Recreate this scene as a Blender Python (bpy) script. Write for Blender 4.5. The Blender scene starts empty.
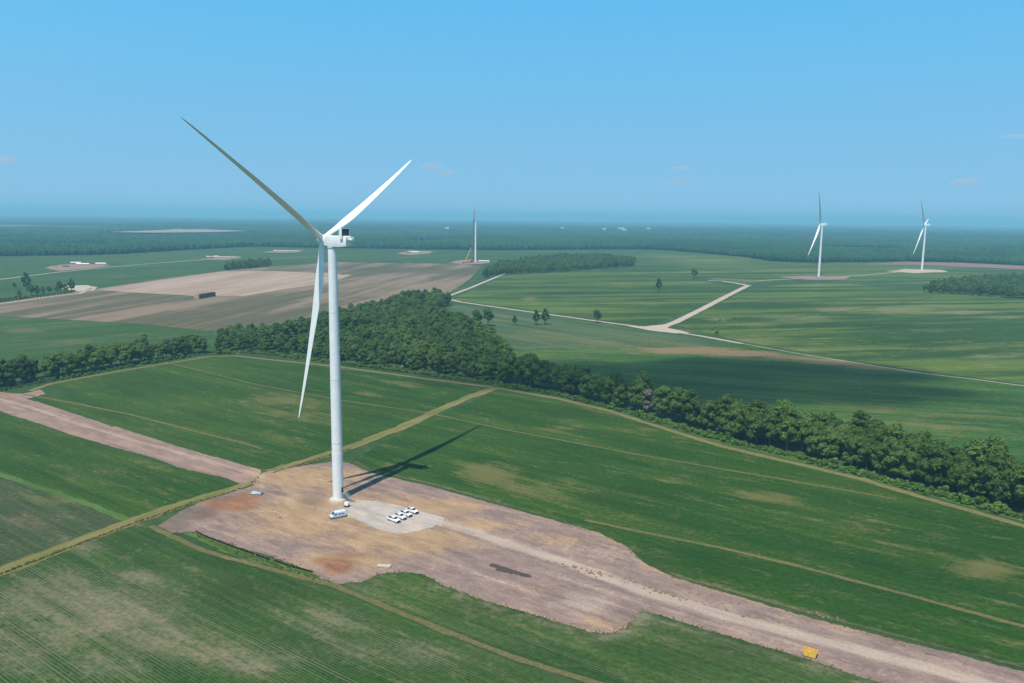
# Wind farm seen from the air: a white wind turbine on a bare soil pad between bean fields.
# World units are metres; +Y is the view direction, ground at z = 0 (bent down with the earth's curve far away).
import bpy, bmesh, math, random
import numpy as np
from mathutils import Vector, Matrix, geometry, noise

scene = bpy.context.scene
COL = scene.collection
R = math.radians

# ------------------------------------------------------------------ camera
CAM_H = 115.5
PITCH, ROLL = R(8.98), R(0.64)
F = Vector((0, math.cos(PITCH), -math.sin(PITCH)))
U0 = Vector((0, math.sin(PITCH), math.cos(PITCH)))
R0 = Vector((1, 0, 0))
CR = R0*math.cos(ROLL) + U0*math.sin(ROLL)
CU = U0*math.cos(ROLL) - R0*math.sin(ROLL)
cd = bpy.data.cameras.new('camera')
cam = bpy.data.objects.new('camera', cd); COL.objects.link(cam)
m = Matrix.Identity(4)
for i, v in enumerate((CR, CU, -F)):
    m.col[i][:3] = v
m.col[3][:3] = (0, 0, CAM_H)
cam.matrix_world = m
cd.sensor_width = 36; cd.lens = 796/1024*36
cd.clip_start = 1; cd.clip_end = 200000
scene.camera = cam

# ------------------------------------------------------------------ sun, sky, exposure
SUN_AZ, SUN_EL = R(27.55), R(64.08)          # shadows run 27.5 degrees right of straight ahead
sd = bpy.data.lights.new('sun', 'SUN'); sun = bpy.data.objects.new('sun', sd); COL.objects.link(sun)
sd.energy = 5.0; sd.angle = R(0.53); sd.color = (1.0, 0.89, 0.77)
sdir = Vector((math.sin(SUN_AZ)*math.cos(SUN_EL), math.cos(SUN_AZ)*math.cos(SUN_EL), -math.sin(SUN_EL)))
sun.rotation_euler = sdir.to_track_quat('-Z', 'Y').to_euler()
sun.location = (-300, -500, 900)
world = bpy.data.worlds.new('World'); scene.world = world; world.use_nodes = True
wn = world.node_tree; wn.nodes.clear()
sky = wn.nodes.new('ShaderNodeTexSky'); sky.sky_type = 'NISHITA'; sky.sun_disc = False
sky.sun_elevation = SUN_EL; sky.sun_rotation = math.pi + SUN_AZ
sky.altitude = 0; sky.air_density = 1.0; sky.dust_density = 1.0; sky.ozone_density = 1.5
tint = wn.nodes.new('ShaderNodeMix'); tint.data_type = 'RGBA'; tint.blend_type = 'MULTIPLY'
tint.inputs[0].default_value = 1.0
ht = wn.nodes.new('ShaderNodeValToRGB')                                     # milky near the horizon, deeper blue towards the zenith
ht.color_ramp.elements[0].position = 0.0; ht.color_ramp.elements[0].color = (0.70, 0.86, 0.76, 1)
e = ht.color_ramp.elements.new(0.27); e.color = (0.36, 0.98, 1.0, 1)
ht.color_ramp.elements[2].position = 0.85; ht.color_ramp.elements[2].color = (0.20, 0.27, 0.31, 1)
sp = wn.nodes.new('ShaderNodeSeparateXYZ'); mr = wn.nodes.new('ShaderNodeMapRange'); mr.inputs[2].default_value = 1.
wn.links.new(mr.outputs[0], ht.inputs[0]); wn.links.new(ht.outputs[0], tint.inputs[7]); wn.links.new(sp.outputs[2], mr.inputs[0])
wb = wn.nodes.new('ShaderNodeBackground'); wb.inputs['Strength'].default_value = 0.15
wo = wn.nodes.new('ShaderNodeOutputWorld')
gain = wn.nodes.new('ShaderNodeVectorMath'); gain.operation = 'SCALE'; gain.inputs['Scale'].default_value = 1.5
# a hazy summer sky is almost even from horizon to zenith: look the dome up over a narrower range of heights
gen = wn.nodes.new('ShaderNodeTexCoord'); lift = wn.nodes.new('ShaderNodeMapping')
lift.inputs['Scale'].default_value = (1, 1, 0.4); lift.inputs['Location'].default_value = (0, 0, 0.3)
wn.links.new(gen.outputs['Generated'], sp.inputs[0]); wn.links.new(gen.outputs['Generated'], lift.inputs[0]); wn.links.new(lift.outputs[0], sky.inputs[0])
wn.links.new(sky.outputs[0], tint.inputs[6]); wn.links.new(tint.outputs[2], gain.inputs[0]); wn.links.new(gain.outputs[0], wb.inputs['Color'])
wn.links.new(wb.outputs[0], wo.inputs['Surface'])
scene.view_settings.view_transform = 'Standard'; scene.view_settings.look = 'None'
scene.view_settings.exposure = 0.13; scene.view_settings.gamma = 1.0
scene.view_settings.use_curve_mapping = False
scene.cycles.max_bounces = 6; scene.cycles.transparent_max_bounces = 12
scene.cycles.volume_bounces = 0

HAZE_DENSITY = 1/8200
HAZE_COLOR = (0.36, 0.80, 1.0)

rng = np.random.default_rng(11)
rnd = random.Random(5)

def gz(x, y):
    return -(x*x + y*y)/(2*7.4e6)

# ------------------------------------------------------------------ node helpers
class NT:
    def __init__(s, name):
        s.mat = bpy.data.materials.new(name); s.mat.use_nodes = True
        s.t = s.mat.node_tree; s.t.nodes.clear()
        s.out = s.t.nodes.new('ShaderNodeOutputMaterial')
    def node(s, kind, **kw):
        n = s.t.nodes.new(kind)
        for k, v in kw.items(): setattr(n, k, v)
        return n
    def put(s, sock, v):
        if hasattr(v, 'is_linked') or isinstance(v, bpy.types.NodeSocket): s.t.links.new(v, sock)
        elif isinstance(v, (tuple, list)) and len(v) == 3 and sock.type == 'RGBA': sock.default_value = (*v, 1)
        else: sock.default_value = v
    def pos(s): return s.node('ShaderNodeNewGeometry').outputs['Position']
    def attr(s, name):
        a = s.node('ShaderNodeAttribute'); a.attribute_name = name
        sp = s.node('ShaderNodeSeparateColor'); s.t.links.new(a.outputs['Color'], sp.inputs[0])
        return sp.outputs[0], sp.outputs[1], sp.outputs[2]
    def rot(s, vec, ang, scale=(1, 1, 1)):
        a = s.node('ShaderNodeMapping'); a.vector_type = 'POINT'
        s.put(a.inputs[0], vec); a.inputs['Rotation'].default_value = (0, 0, ang)
        b = s.node('ShaderNodeMapping'); s.put(b.inputs[0], a.outputs[0]); b.inputs['Scale'].default_value = scale
        return b.outputs[0]
    def noise(s, vec, scale, detail=3, rough=.55):
        n = s.node('ShaderNodeTexNoise'); s.put(n.inputs['Vector'], vec)
        n.inputs['Scale'].default_value = scale; n.inputs['Detail'].default_value = detail; n.inputs['Roughness'].default_value = rough
        mr = s.node('ShaderNodeMapRange'); s.t.links.new(n.outputs['Fac'], mr.inputs[0]); mr.inputs[1].default_value = .25; mr.inputs[2].default_value = .75
        return mr.outputs[0]
    def wave(s, vec, scale, dist=0, dscale=1):
        n = s.node('ShaderNodeTexWave'); n.bands_direction = 'Y'; s.put(n.inputs['Vector'], vec)
        n.inputs['Scale'].default_value = scale; n.inputs['Distortion'].default_value = dist; n.inputs['Detail Scale'].default_value = dscale
        return n.outputs['Fac']
    def math(s, op, a, b=0., c=None, clamp=False):
        n = s.node('ShaderNodeMath', operation=op); n.use_clamp = clamp
        s.put(n.inputs[0], a); s.put(n.inputs[1], b)
        if c is not None: s.put(n.inputs[2], c)
        return n.outputs[0]
    def ramp(s, v, lo, hi, a=0., b=1.):
        n = s.node('ShaderNodeMapRange', interpolation_type='SMOOTHSTEP'); s.put(n.inputs[0], v)
        for i, k in enumerate((lo, hi, a, b)): n.inputs[i+1].default_value = k
        return n.outputs[0]
    def mix(s, f, a, b, mode='MIX'):
        n = s.node('ShaderNodeMix', data_type='RGBA', blend_type=mode)
        s.put(n.inputs[0], f); s.put(n.inputs[6], a); s.put(n.inputs[7], b)
        return n.outputs[2]
    def finish(s, col, rough=.9, spec=.15, bump=None, bstr=.4, bdist=.3, metallic=0., trans=None):
        b = s.node('ShaderNodeBsdfPrincipled'); s.put(b.inputs['Base Color'], col); s.put(b.inputs['Roughness'], rough)
        b.inputs['Specular IOR Level'].default_value = spec; b.inputs['Metallic'].default_value = metallic
        if bump is not None:
            n = s.node('ShaderNodeBump'); n.inputs['Strength'].default_value = bstr; n.inputs['Distance'].default_value = bdist
            s.put(n.inputs['Height'], bump); s.t.links.new(n.outputs[0], b.inputs['Normal'])
        o = b.outputs[0]
        if trans is not None:
            tr = s.node('ShaderNodeBsdfTranslucent'); s.put(tr.inputs[0], col)
            mx = s.node('ShaderNodeMixShader'); mx.inputs[0].default_value = trans
            s.t.links.new(o, mx.inputs[1]); s.t.links.new(tr.outputs[0], mx.inputs[2]); o = mx.outputs[0]
        s.t.links.new(o, s.out.inputs['Surface'])
        return s.mat

ROWS = R(35.5)        # everything is laid out along one survey grid; crop rows run at -35.5 degrees

def mat_field(name, base, alt, pale=(.165, .16, .055), bare=(.24, .18, .12), ang=ROWS, row=0., rowp=.95, streak=.5, mott=.8, fs=1.):
    n = NT(name); p = n.pos()
    r_, g_, b_ = n.attr('mix')
    along = n.rot(p, ang, (.12, 1, 1))
    big = n.noise(p, .006*fs, 3)
    st = n.noise(along, .07*fs, 4, .6)
    st2 = n.noise(n.rot(p, ang, (.05, 1, 1)), .33*fs, 3, .6)
    fine = n.noise(p, .55*fs, 4, .7)
    f = n.math('ADD', n.math('MULTIPLY', st, streak), n.math('MULTIPLY', big, 1-streak))
    col = n.mix(n.ramp(f, *((.25, .75) if streak < .7 else (.35, .65))), base, alt)
    # mottling of the canopy
    k = n.math('MULTIPLY_ADD', fine, mott, 1-mott*.5)
    k = n.math('MULTIPLY', k, n.math('MULTIPLY_ADD', st2, .4, .8))
    comb = n.node('ShaderNodeCombineColor')
    for i in range(3): n.put(comb.inputs[i], k)
    col = n.mix(1., col, comb.outputs[0], 'MULTIPLY')
    md = n.noise(n.rot(p, ang, (.45, 1, 1)), .17*fs, 4, .75)
    # thin crop: first yellowish, then bare soil between the rows
    w1 = n.ramp(n.math('ADD', n.math('MULTIPLY_ADD', n.math('ADD', st, md), .8, -.8), n.math('MULTIPLY_ADD', n.math('ADD', fine, st2), .6, n.math('ADD', r_, -.62))), .1, .95)
    col = n.mix(n.math('MULTIPLY', w1, .8), col, n.mix(fine, pale, tuple(x*.6 for x in pale)))
    w2 = n.ramp(n.math('ADD', n.math('MULTIPLY_ADD', n.math('ADD', st2, st), .5, -.5), n.math('MULTIPLY_ADD', n.math('ADD', fine, md), .45, n.math('ADD', g_, -.45))), .15, 1.0)
    if row:
        rw = n.wave(n.rot(p, ang), .314/rowp, 0.8, .2)
        rows = n.math('MULTIPLY', n.ramp(rw, .45, .95), row)
        miss = n.ramp(n.noise(n.rot(p, ang, (.02, 1, 1)), .5, 2), .45, .85)
        rows = n.math('MULTIPLY', rows, n.math('MULTIPLY_ADD', miss, .8, n.math('MULTIPLY_ADD', g_, 1.0, .22)))
        w2 = n.math('MAXIMUM', w2, n.math('MINIMUM', rows, .8))
    # small thin spots where grey-brown soil shows through
    col = n.mix(n.math('MULTIPLY', n.ramp(n.math('MULTIPLY_ADD', fine, .35, md), .72, 1.2), .32), col, tuple((a+b)*.5 for a, b in zip(pale, bare)))
    col = n.mix(n.math('MULTIPLY', w2, .62), col, n.mix(st2, bare, tuple(x*.7 for x in bare)))
    # deeper crop green where the blue weight is set
    col = n.mix(n.math('MULTIPLY', b_, .6), col, tuple(x*.55 for x in base))
    return n.finish(col, .85, .12, n.math('ADD', fine, st2), .6, .5)

def mat_soil(name, base, alt, cr=(.33, .225, .132), cg=(.40, .325, .265), cb=(.055, .045, .04), crust=(.215, .105, .058), cdark=(.125, .10, .08), ang=ROWS, fs=1., grass=0., grain=.4):
    """weights: mix.r tan, mix.g pale, mix.b wet and dark; mix2.r rusty, mix2.g churned dark soil"""
    n = NT(name); p = n.pos()
    r_, g_, b_ = n.attr('mix'); ru, dk, _u = n.attr('mix2')
    st = n.noise(n.rot(p, ang, (.07, 1, 1)), .4*fs, 4, .6)
    big = n.noise(p, .045*fs, 5, .65); mid = n.noise(n.rot(p, ang, (.35, 1, 1)), .22*fs, 5, .7); fine = n.noise(p, 1.1*fs, 4, .7)
    tot = n.math('ADD', n.math('MULTIPLY', st, .3), n.math('ADD', n.math('MULTIPLY', big, .35), n.math('MULTIPLY', mid, .35)))
    col = n.mix(n.ramp(tot, .2, .8), tuple(x*.86 for x in base), tuple(x*1.06 for x in alt))
    jit = n.math('MULTIPLY_ADD', n.math('ADD', big, n.math('ADD', mid, n.math('MULTIPLY', fine, .3))), .55, -.63)
    def wgt(w, lo=.15, hi=.85): return n.ramp(n.math('ADD', w, jit), lo, hi)
    col = n.mix(n.math('MULTIPLY', wgt(r_, 0., .7), .9), col, n.mix(mid, tuple(x*.8 for x in cr), tuple(min(1, x*1.2) for x in cr)))
    col = n.mix(n.math('MULTIPLY', wgt(ru), .9), col, n.mix(mid, tuple(x*.75 for x in crust), tuple(x*1.35 for x in crust)))
    col = n.mix(n.math('MULTIPLY', wgt(dk), .75), col, n.mix(fine, tuple(x*.75 for x in cdark), tuple(x*1.3 for x in cdark)))
    jit2 = n.math('MULTIPLY_ADD', n.math('ADD', st, n.math('MULTIPLY_ADD', mid, .6, n.math('MULTIPLY', fine, .2))), .45, -.4)
    col = n.mix(n.math('MULTIPLY', n.ramp(n.math('ADD', g_, jit2), .1, .95), .9), col, n.mix(st, tuple(x*.88 for x in cg), tuple(x*1.05 for x in cg)))
    col = n.mix(n.ramp(n.math('ADD', b_, jit2), .35, .6), col, n.mix(fine, cb, tuple(x*1.6 for x in cb)))
    k = n.math('MULTIPLY_ADD', fine, grain, 1-grain*.5); k = n.math('MULTIPLY', k, n.math('MULTIPLY_ADD', mid, .24, .88)); comb = n.node('ShaderNodeCombineColor')
    for i in range(3): n.put(comb.inputs[i], k)
    col = n.mix(1., col, comb.outputs[0], 'MULTIPLY')
    if grass:
        gm = n.math('MULTIPLY', n.ramp(n.noise(p, 1.1*fs, 4, .75), .75-grass*.7, 1.05-grass*.7), .8)
        col = n.mix(gm, col, n.mix(fine, (.042, .08, .018), (.09, .11, .03)))
    return n.finish(col, .95, .1, n.math('ADD', fine, n.math('ADD', st, mid)), .5, .3)

def mat_plain(name, col, rough=.5, spec=.5, var=.06, metallic=0., scale=1.5):
    n = NT(name); o = n.node('ShaderNodeTexCoord').outputs['Object']
    v = n.noise(o, scale, 4, .6)
    c = n.mix(n.ramp(v, .3, .7), tuple(x*(1-var) for x in col), tuple(min(1., x*(1+var)) for x in col))
    return n.finish(c, rough, spec, metallic=metallic)

def mat_leaf(name, a, b, trans=.36):
    n = NT(name)
    oi = n.node('ShaderNodeObjectInfo').outputs['Random']
    v = n.noise(n.pos(), .35, 3, .6)
    v = n.math('ADD', n.math('MULTIPLY', v, .5), n.noise(n.pos(), .022, 3, .6))          # whole groves lean lighter or darker
    c = n.mix(n.ramp(n.math('ADD', n.math('MULTIPLY', oi, .65), n.math('MULTIPLY', v, .5)), .15, 1.2), tuple(x*.85 for x in a), tuple(x*1.12 for x in b))
    return n.finish(c, .7, .15, trans=trans)

# ------------------------------------------------------------------ object helpers
def tag(o, label=None, cat=None, group=None, kind=None):
    if label: o['label'] = label
    if cat: o['category'] = cat
    if group: o['group'] = group
    if kind: o['kind'] = kind
    return o

def thing(name, label, cat, loc=(0, 0, 0), rz=0., group=None):
    o = bpy.data.objects.new(name, None); COL.objects.link(o)
    o.location = loc; o.rotation_euler = (0, 0, rz); o.empty_display_size = 1
    return tag(o, label, cat, group)

class MB:
    """collects primitives; build() links them as ONE mesh object"""
    def __init__(s): s.v = []; s.f = []; s.m = []
    def add(s, vs, fs, mi=0):
        k = len(s.v); s.v += [tuple(v) for v in vs]; s.f += [tuple(i+k for i in f) for f in fs]; s.m += [mi]*len(fs); return s
    def box(s, c, d, rz=0., mi=0, top=None):
        x, y, z = (t/2 for t in d); tx, ty = top if top else (1, 1)
        vs = [(-x, -y, -z), (x, -y, -z), (x, y, -z), (-x, y, -z), (-x*tx, -y*ty, z), (x*tx, -y*ty, z), (x*tx, y*ty, z), (-x*tx, y*ty, z)]
        ca, sa = math.cos(rz), math.sin(rz)
        vs = [(a*ca-b*sa+c[0], a*sa+b*ca+c[1], e+c[2]) for a, b, e in vs]
        return s.add(vs, [(3, 2, 1, 0), (4, 5, 6, 7), (0, 1, 5, 4), (1, 2, 6, 5), (2, 3, 7, 6), (3, 0, 4, 7)], mi)
    def tube(s, p0, p1, r0, r1=None, n=8, mi=0, caps=True):
        r1 = r0 if r1 is None else r1
        p0, p1 = Vector(p0), Vector(p1); d = (p1-p0).normalized()
        a = d.orthogonal().normalized(); b = d.cross(a)
        vs = []
        for p, r in ((p0, r0), (p1, r1)):
            for i in range(n):
                t = 2*math.pi*i/n; vs.append(p + a*math.cos(t)*r + b*math.sin(t)*r)
        fs = [(i, (i+1) % n, n+(i+1) % n, n+i) for i in range(n)]
        if caps: fs += [tuple(range(n-1, -1, -1)), tuple(range(n, 2*n))]
        return s.add(vs, fs, mi)
    def lathe(s, prof, n=24, mi=0, axis='Z', c=(0, 0, 0)):
        vs = []
        for r, z in prof:
            for i in range(n):
                t = 2*math.pi*i/n; a, b = r*math.cos(t), r*math.sin(t)
                v = (a, b, z) if axis == 'Z' else ((z, a, b) if axis == 'X' else (a, z, b))
                vs.append((v[0]+c[0], v[1]+c[1], v[2]+c[2]))
        fs = []
        for j in range(len(prof)-1):
            for i in range(n):
                q = (j*n+i, j*n+(i+1) % n, (j+1)*n+(i+1) % n, (j+1)*n+i)
                fs.append(q if axis != 'Y' else q[::-1])
        fs.append(tuple(range(n-1, -1, -1))); fs.append(tuple(range((len(prof)-1)*n, len(prof)*n)))
        return s.add(vs, fs, mi)
    def prism(s, prof, y0, y1, mi=0, inset=0.):
        """profile in x,z, counter-clockwise, swept over y"""
        k = len(prof); vs = [(x, y0, z) for x, z in prof] + [(x, y1, z) for x, z in prof]
        fs = [tuple(range(k)), tuple(range(2*k-1, k-1, -1))] + [(i, k+i, k+(i+1) % k, (i+1) % k) for i in range(k)]
        return s.add(vs, fs, mi)
    def build(s, name, mats, parent=None, smooth=False, bevel=0.):
        me = bpy.data.meshes.new(name); me.from_pydata(s.v, [], s.f); me.update()
        mats = mats if isinstance(mats, (list, tuple)) else [mats]
        for x in mats: me.materials.append(x)
        if len(mats) > 1: me.polygons.foreach_set('material_index', s.m)
        bm = bmesh.new(); bm.from_mesh(me); bmesh.ops.recalc_face_normals(bm, faces=bm.faces)
        if bevel: bmesh.ops.bevel(bm, geom=list(bm.edges), offset=bevel, segments=2, affect='EDGES', profile=.6, clamp_overlap=True)
        if smooth:
            for f in bm.faces: f.smooth = True
            for e in bm.edges:
                if len(e.link_faces) == 2 and e.calc_face_angle(0) > R(38): e.smooth = False
        bm.to_mesh(me); bm.free()
        o = bpy.data.objects.new(name, me); COL.objects.link(o)
        if parent: o.parent = parent
        return o

def copy_tree(o, parent=None):
    c = o.copy(); COL.objects.link(c)
    if parent: c.parent = parent; c.matrix_parent_inverse = o.matrix_parent_inverse
    for ch in list(o.children): copy_tree(ch, c)
    return c

# ------------------------------------------------------------------ ground sheets
def n2(x, y, s): return noise.noise(Vector((x*s, y*s, 3.7)))

def densify(pts, closed=True, step=None):
    out = []; k = len(pts)
    for i in range(k if closed else k-1):
        a, b = Vector(pts[i]), Vector(pts[(i+1) % k])
        D = max(150, ((a+b)/2).length); st = step or max(1.2, D*.006)
        q = max(1, int((b-a).length/st))
        for j in range(q): out.append(a + (b-a)*(j/q))
    if not closed: out.append(Vector(pts[-1]))
    return out

def weights(P, marks):
    w = np.zeros(len(P))
    for mk in marks:
        if mk[0] == 'L':
            pts, hw, s = np.array(mk[1]), mk[2], mk[3]; d = np.full(len(P), 1e9)
            for a, b in zip(pts[:-1], pts[1:]):
                ab = b-a; t = np.clip(((P-a)@ab)/(ab@ab), 0, 1); d = np.minimum(d, np.linalg.norm(P-a-t[:, None]*ab, axis=1))
            w = np.maximum(w, s*np.clip(1.5-d/hw, 0, 1))
        else:
            cx, cy, ax, ay, bx, by, s = mk; M = np.linalg.inv(np.array([[ax, bx], [ay, by]]))
            uv = (P-[cx, cy])@M.T; rho = np.sqrt((uv**2).sum(1)); w = np.maximum(w, s*np.clip(1.4-rho, 0, 1))
    return w

def inside(P, poly):
    x, y = P[:, 0], P[:, 1]; c = np.zeros(len(P), bool); k = len(poly)
    for i in range(k):
        (x0, y0), (x1, y1) = poly[i], poly[(i+1) % k]
        if y0 == y1: continue
        t = ((y0 > y) != (y1 > y)) & (x < (x1-x0)*(y-y0)/(y1-y0)+x0); c ^= t
    return c

def sheet(name, poly, zoff, mat, space, jit=.3, marks=None, relief=None, label=None, step=None):
    b = densify(poly, step=step); bb = []
    for p in b:
        sc = max(.5, p.length/500)
        bb.append((p.x + jit*sc*(n2(p.x, p.y, .21/sc)+.6*n2(p.x, p.y, .7/sc)+.3*n2(p.x, p.y, 2.3/sc)), p.y + jit*sc*(n2(p.y, p.x, .23/sc)+.6*n2(p.y, p.x, .77/sc))))
    A = np.array(bb); lo, hi = A.min(0), A.max(0)
    gx = np.arange(lo[0], hi[0], space); gy = np.arange(lo[1], hi[1], space)
    g = np.stack(np.meshgrid(gx, gy), -1).reshape(-1, 2); g = g + rng.uniform(-.25, .25, g.shape)*space
    if len(g): g = g[inside(g, bb)]
    V = [Vector(p) for p in bb] + [Vector(p) for p in g]
    k = len(bb)
    vs, es, fs, *_ = geometry.delaunay_2d_cdt(V, [(i, (i+1) % k) for i in range(k)], [], 1, 1e-4)
    P = np.array([(v.x, v.y) for v in vs])
    z = gz(P[:, 0], P[:, 1]) + zoff
    if relief is not None:
        d = np.full(len(P), 1e9)
        for i in range(0, k, 1):
            pass
        edge = np.ones(len(P)); Bp = np.array(bb)
        for i0 in range(0, len(P), 2000):
            q = P[i0:i0+2000]; edge[i0:i0+2000] = np.sqrt(((q[:, None]-Bp[None])**2).sum(-1).min(1))
        z = z + relief(P)*np.clip(edge/4, 0, 1)
    me = bpy.data.meshes.new(name)
    me.from_pydata([(x, y, zz) for (x, y), zz in zip(P, z)], [], [tuple(f) for f in fs]); me.update()
    nrm = [p for p in me.polygons if p.normal.z < 0]
    if len(nrm) > len(me.polygons)/2: me.flip_normals()
    at = me.color_attributes.new('mix', 'FLOAT_COLOR', 'POINT')
    mk = marks or {}
    C = np.zeros((len(P), 4)); C[:, 3] = 1
    for i, ch in enumerate('rgb'):
        if ch in mk: C[:, i] = weights(P, mk[ch])
    at.data.foreach_set('color', C.ravel())
    if 'rust' in mk or 'dark' in mk:
        D2 = np.zeros((len(P), 4)); D2[:, 0] = weights(P, mk.get('rust', [])); D2[:, 1] = weights(P, mk.get('dark', []))
        me.color_attributes.new('mix2', 'FLOAT_COLOR', 'POINT').data.foreach_set('color', D2.ravel())
    for p in me.polygons: p.use_smooth = True
    me.materials.append(mat)
    o = bpy.data.objects.new(name, me); COL.objects.link(o)
    return tag(o, label, None, None, 'structure')

def ribbon(name, pts, w, zoff, mat, jit=.25, w1=None, marks=None, step=None, label=None):
    c = densify(pts, False, step); k = len(c); vs = []; fs = []
    for i, p in enumerate(c):
        d = (c[min(k-1, i+1)]-c[max(0, i-1)]).normalized(); nn = Vector((-d.y, d.x))
        ww = (w + ((w1 or w)-w)*i/(k-1))/2
        a = ww*(1+jit*(n2(p.x, p.y, .19)+.6*n2(p.x+9, p.y, .6))); bq = ww*(1+jit*(n2(p.y, p.x, .17)+.6*n2(p.y, p.x+9, .63)))
        for q in (p+nn*a, p-nn*bq): vs.append((q.x, q.y, gz(q.x, q.y)+zoff))
        if i: fs.append((2*i-2, 2*i-1, 2*i+1, 2*i))
    me = bpy.data.meshes.new(name); me.from_pydata(vs, [], fs); me.update(); me.materials.append(mat)
    at = me.color_attributes.new('mix', 'FLOAT_COLOR', 'POINT')
    C = np.zeros((len(vs), 4)); P = np.array(vs)[:, :2]
    for i, ch in enumerate('rgb'):
        if marks and ch in marks: C[:, i] = weights(P, marks[ch])
    at.data.foreach_set('color', C.ravel())
    o = bpy.data.objects.new(name, me); COL.objects.link(o)
    return tag(o, label, None, None, 'structure')

# ground: one polar sheet to beyond the horizon
G_BASE = mat_field('far_field_green', (.030, .070, .022), (.045, .085, .028), streak=.3, mott=.3, fs=.25)
vs, fs = [(0, 0, -.05)], []
rings = [60*1.09**i for i in range(78)]; NS = 160
for r in rings:
    for j in range(NS):
        a = 2*math.pi*j/NS; vs.append((r*math.cos(a), r*math.sin(a), gz(r, 0)-.05))
for j in range(NS): fs.append((0, 1+j, 1+(j+1) % NS))
for i in range(len(rings)-1):
    for j in range(NS):
        a, b = 1+i*NS, 1+(i+1)*NS; fs.append((a+j, b+j, b+(j+1) % NS, a+(j+1) % NS))
me = bpy.data.meshes.new('ground'); me.from_pydata(vs, [], fs); me.update(); me.materials.append(G_BASE)
me.color_attributes.new('mix', 'FLOAT_COLOR', 'POINT').data.foreach_set('color', np.zeros(len(vs)*4))
for p in me.polygons: p.use_smooth = True
tag(bpy.data.objects.new('ground', me), 'green farmland reaching to the horizon', kind='structure')
COL.objects.link(bpy.data.objects['ground'])

DEEP, MID = (.015, .057, .006), (.039, .088, .0105)
M_near = mat_field('bean_crop_near', (.0165, .059, .0085), (.044, .088, .018), bare=(.29, .24, .175), row=.6, mott=.9)
M_left = mat_field('bean_crop_left', DEEP, (.039, .086, .011), row=.25)
M_grey = mat_field('young_crop', (.034, .064, .023), (.05, .074, .03), row=.45)
M_right = mat_field('bean_crop_right', DEEP, (.037, .085, .0105), row=.15, ang=ROWS)
M_beyond = mat_field('crop_beyond_hedgerow', (.026, .076, .012), (.07, .138, .026), bare=(.33, .20, .125), ang=R(12), fs=.6)
M_mid = mat_field('grey_green_pasture', (.038, .078, .030), (.078, .122, .052), ang=R(44), fs=.6)
M_far = mat_field('far_crop', (.027, .066, .0105), (.085, .13, .022), pale=(.19, .205, .07), ang=R(-12), fs=.3, mott=.35, streak=.75)
M_farL = mat_field('far_crop_left', (.030, .073, .016), (.052, .098, .024), pale=(.14, .14, .06), ang=R(-40), fs=.2, mott=.3)
M_brown = mat_field('stubble_striped', (.095, .088, .045), (.215, .158, .11), pale=(.07, .08, .034), bare=(.26, .18, .125), ang=R(-81), fs=.22, mott=.3, streak=.9)
M_tan = mat_field('bare_tan_field', (.36, .265, .205), (.30, .22, .165), pale=(.22, .165, .115), ang=R(-81), fs=.25, mott=.25, streak=.8)
S_pad = mat_soil('bare_soil', (.205, .151, .136), (.275, .202, .172))
S_grav = mat_soil('pale_gravel', (.36, .325, .285), (.45, .405, .355), grain=.22)
S_road = mat_soil('packed_dirt_road', (.235, .165, .138), (.285, .205, .165), cg=(.36, .275, .22))
S_white = mat_soil('white_gravel_road', (.48, .40, .33), (.40, .335, .27), fs=.4)
S_track = mat_soil('grassy_dirt_track', (.22, .19, .09), (.175, .165, .07), grass=.5, fs=.7)
S_thin = mat_soil('thin_dirt_track', (.20, .145, .085), (.15, .125, .06), grass=.62, fs=.6)
S_orange = mat_soil('bare_orange_soil', (.28, .17, .095), (.24, .17, .105), grass=.3, fs=.3)
S_lane = mat_field('rough_grass_lane', (.14, .15, .042), (.21, .185, .075), pale=(.26, .2, .1), ang=R(-62), fs=3, mott=.8, streak=.8)
S_verge = mat_field('green_verge', (.06, .125, .026), (.10, .17, .042), fs=3, mott=.9)

# near fields
sheet('field', [(-163.6, 240.6), (-141, 282.3), (-132.3, 279.7), (-104.9, 259.2), (-56.1, 234.2), (-19.3, 207.7), (13, 183.7), (53.6, 152.6), (43.6, 120), (-135.9, 117.7), (-195.5, 176.7)], .03, M_near, 4, marks=dict(
    g=[(-117, 218.1, 24.9, 0, -10.2, 20.3, 0.75), (-138.5, 230.2, 20, 0, -10.4, 18.4, 0.6), (-97.9, 201.8, 20.5, 0, -5.6, 12.4, 0.6), (-150.4, 263.8, 14, 0, -3.6, 6.8, 0.5), (-51.2, 212.5, 14.3, 0, -2.1, 9.1, 0.45), (-78.9, 194.6, 21.1, 0, -3.6, 9.6, 0.5), (-117.9, 238.9, 12.8, 0, -2.9, 6.3, 0.65), (-129.9, 196, 16, 0, -9, 14.7, 0.6), (-143.8, 223.6, 15, 0, -9, 15, 0.6), (-23.5, 195.8, 15.9, 0, -0.8, 6.8, 0.5), (-102.7, 189.4, 18, 0, -3.7, 7.3, 0.55), (-65, 192.5, 15.7, 0, -2.1, 6.6, 0.5), (-42.5, 197.8, 13.4, 0, -1.4, 6.9, 0.5)],
    r=[(-123.6, 216.7, 8.7, 0, -3.1, 5.9, 0.6), (-92.8, 199.3, 5.9, 0, -2.2, 5, 0.6), (-111.3, 206.8, 14, 0, -4.3, 8.6, 0.45), (-124.5, 224, 4.2, 0, -1.6, 3.1, 0.5), (-81.5, 194.6, 7.9, 0, -1.5, 3.8, 0.4)], b=[(-80.4, 231.6, 18.6, 0, -3.9, 11.9, 0.7), (-90.8, 253.1, 16.8, 0, -2.7, 7.8, 0.6), (-135.2, 268.6, 14.2, 0, -3.3, 7, 0.5)]), label='green bean field in the near left corner')
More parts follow.
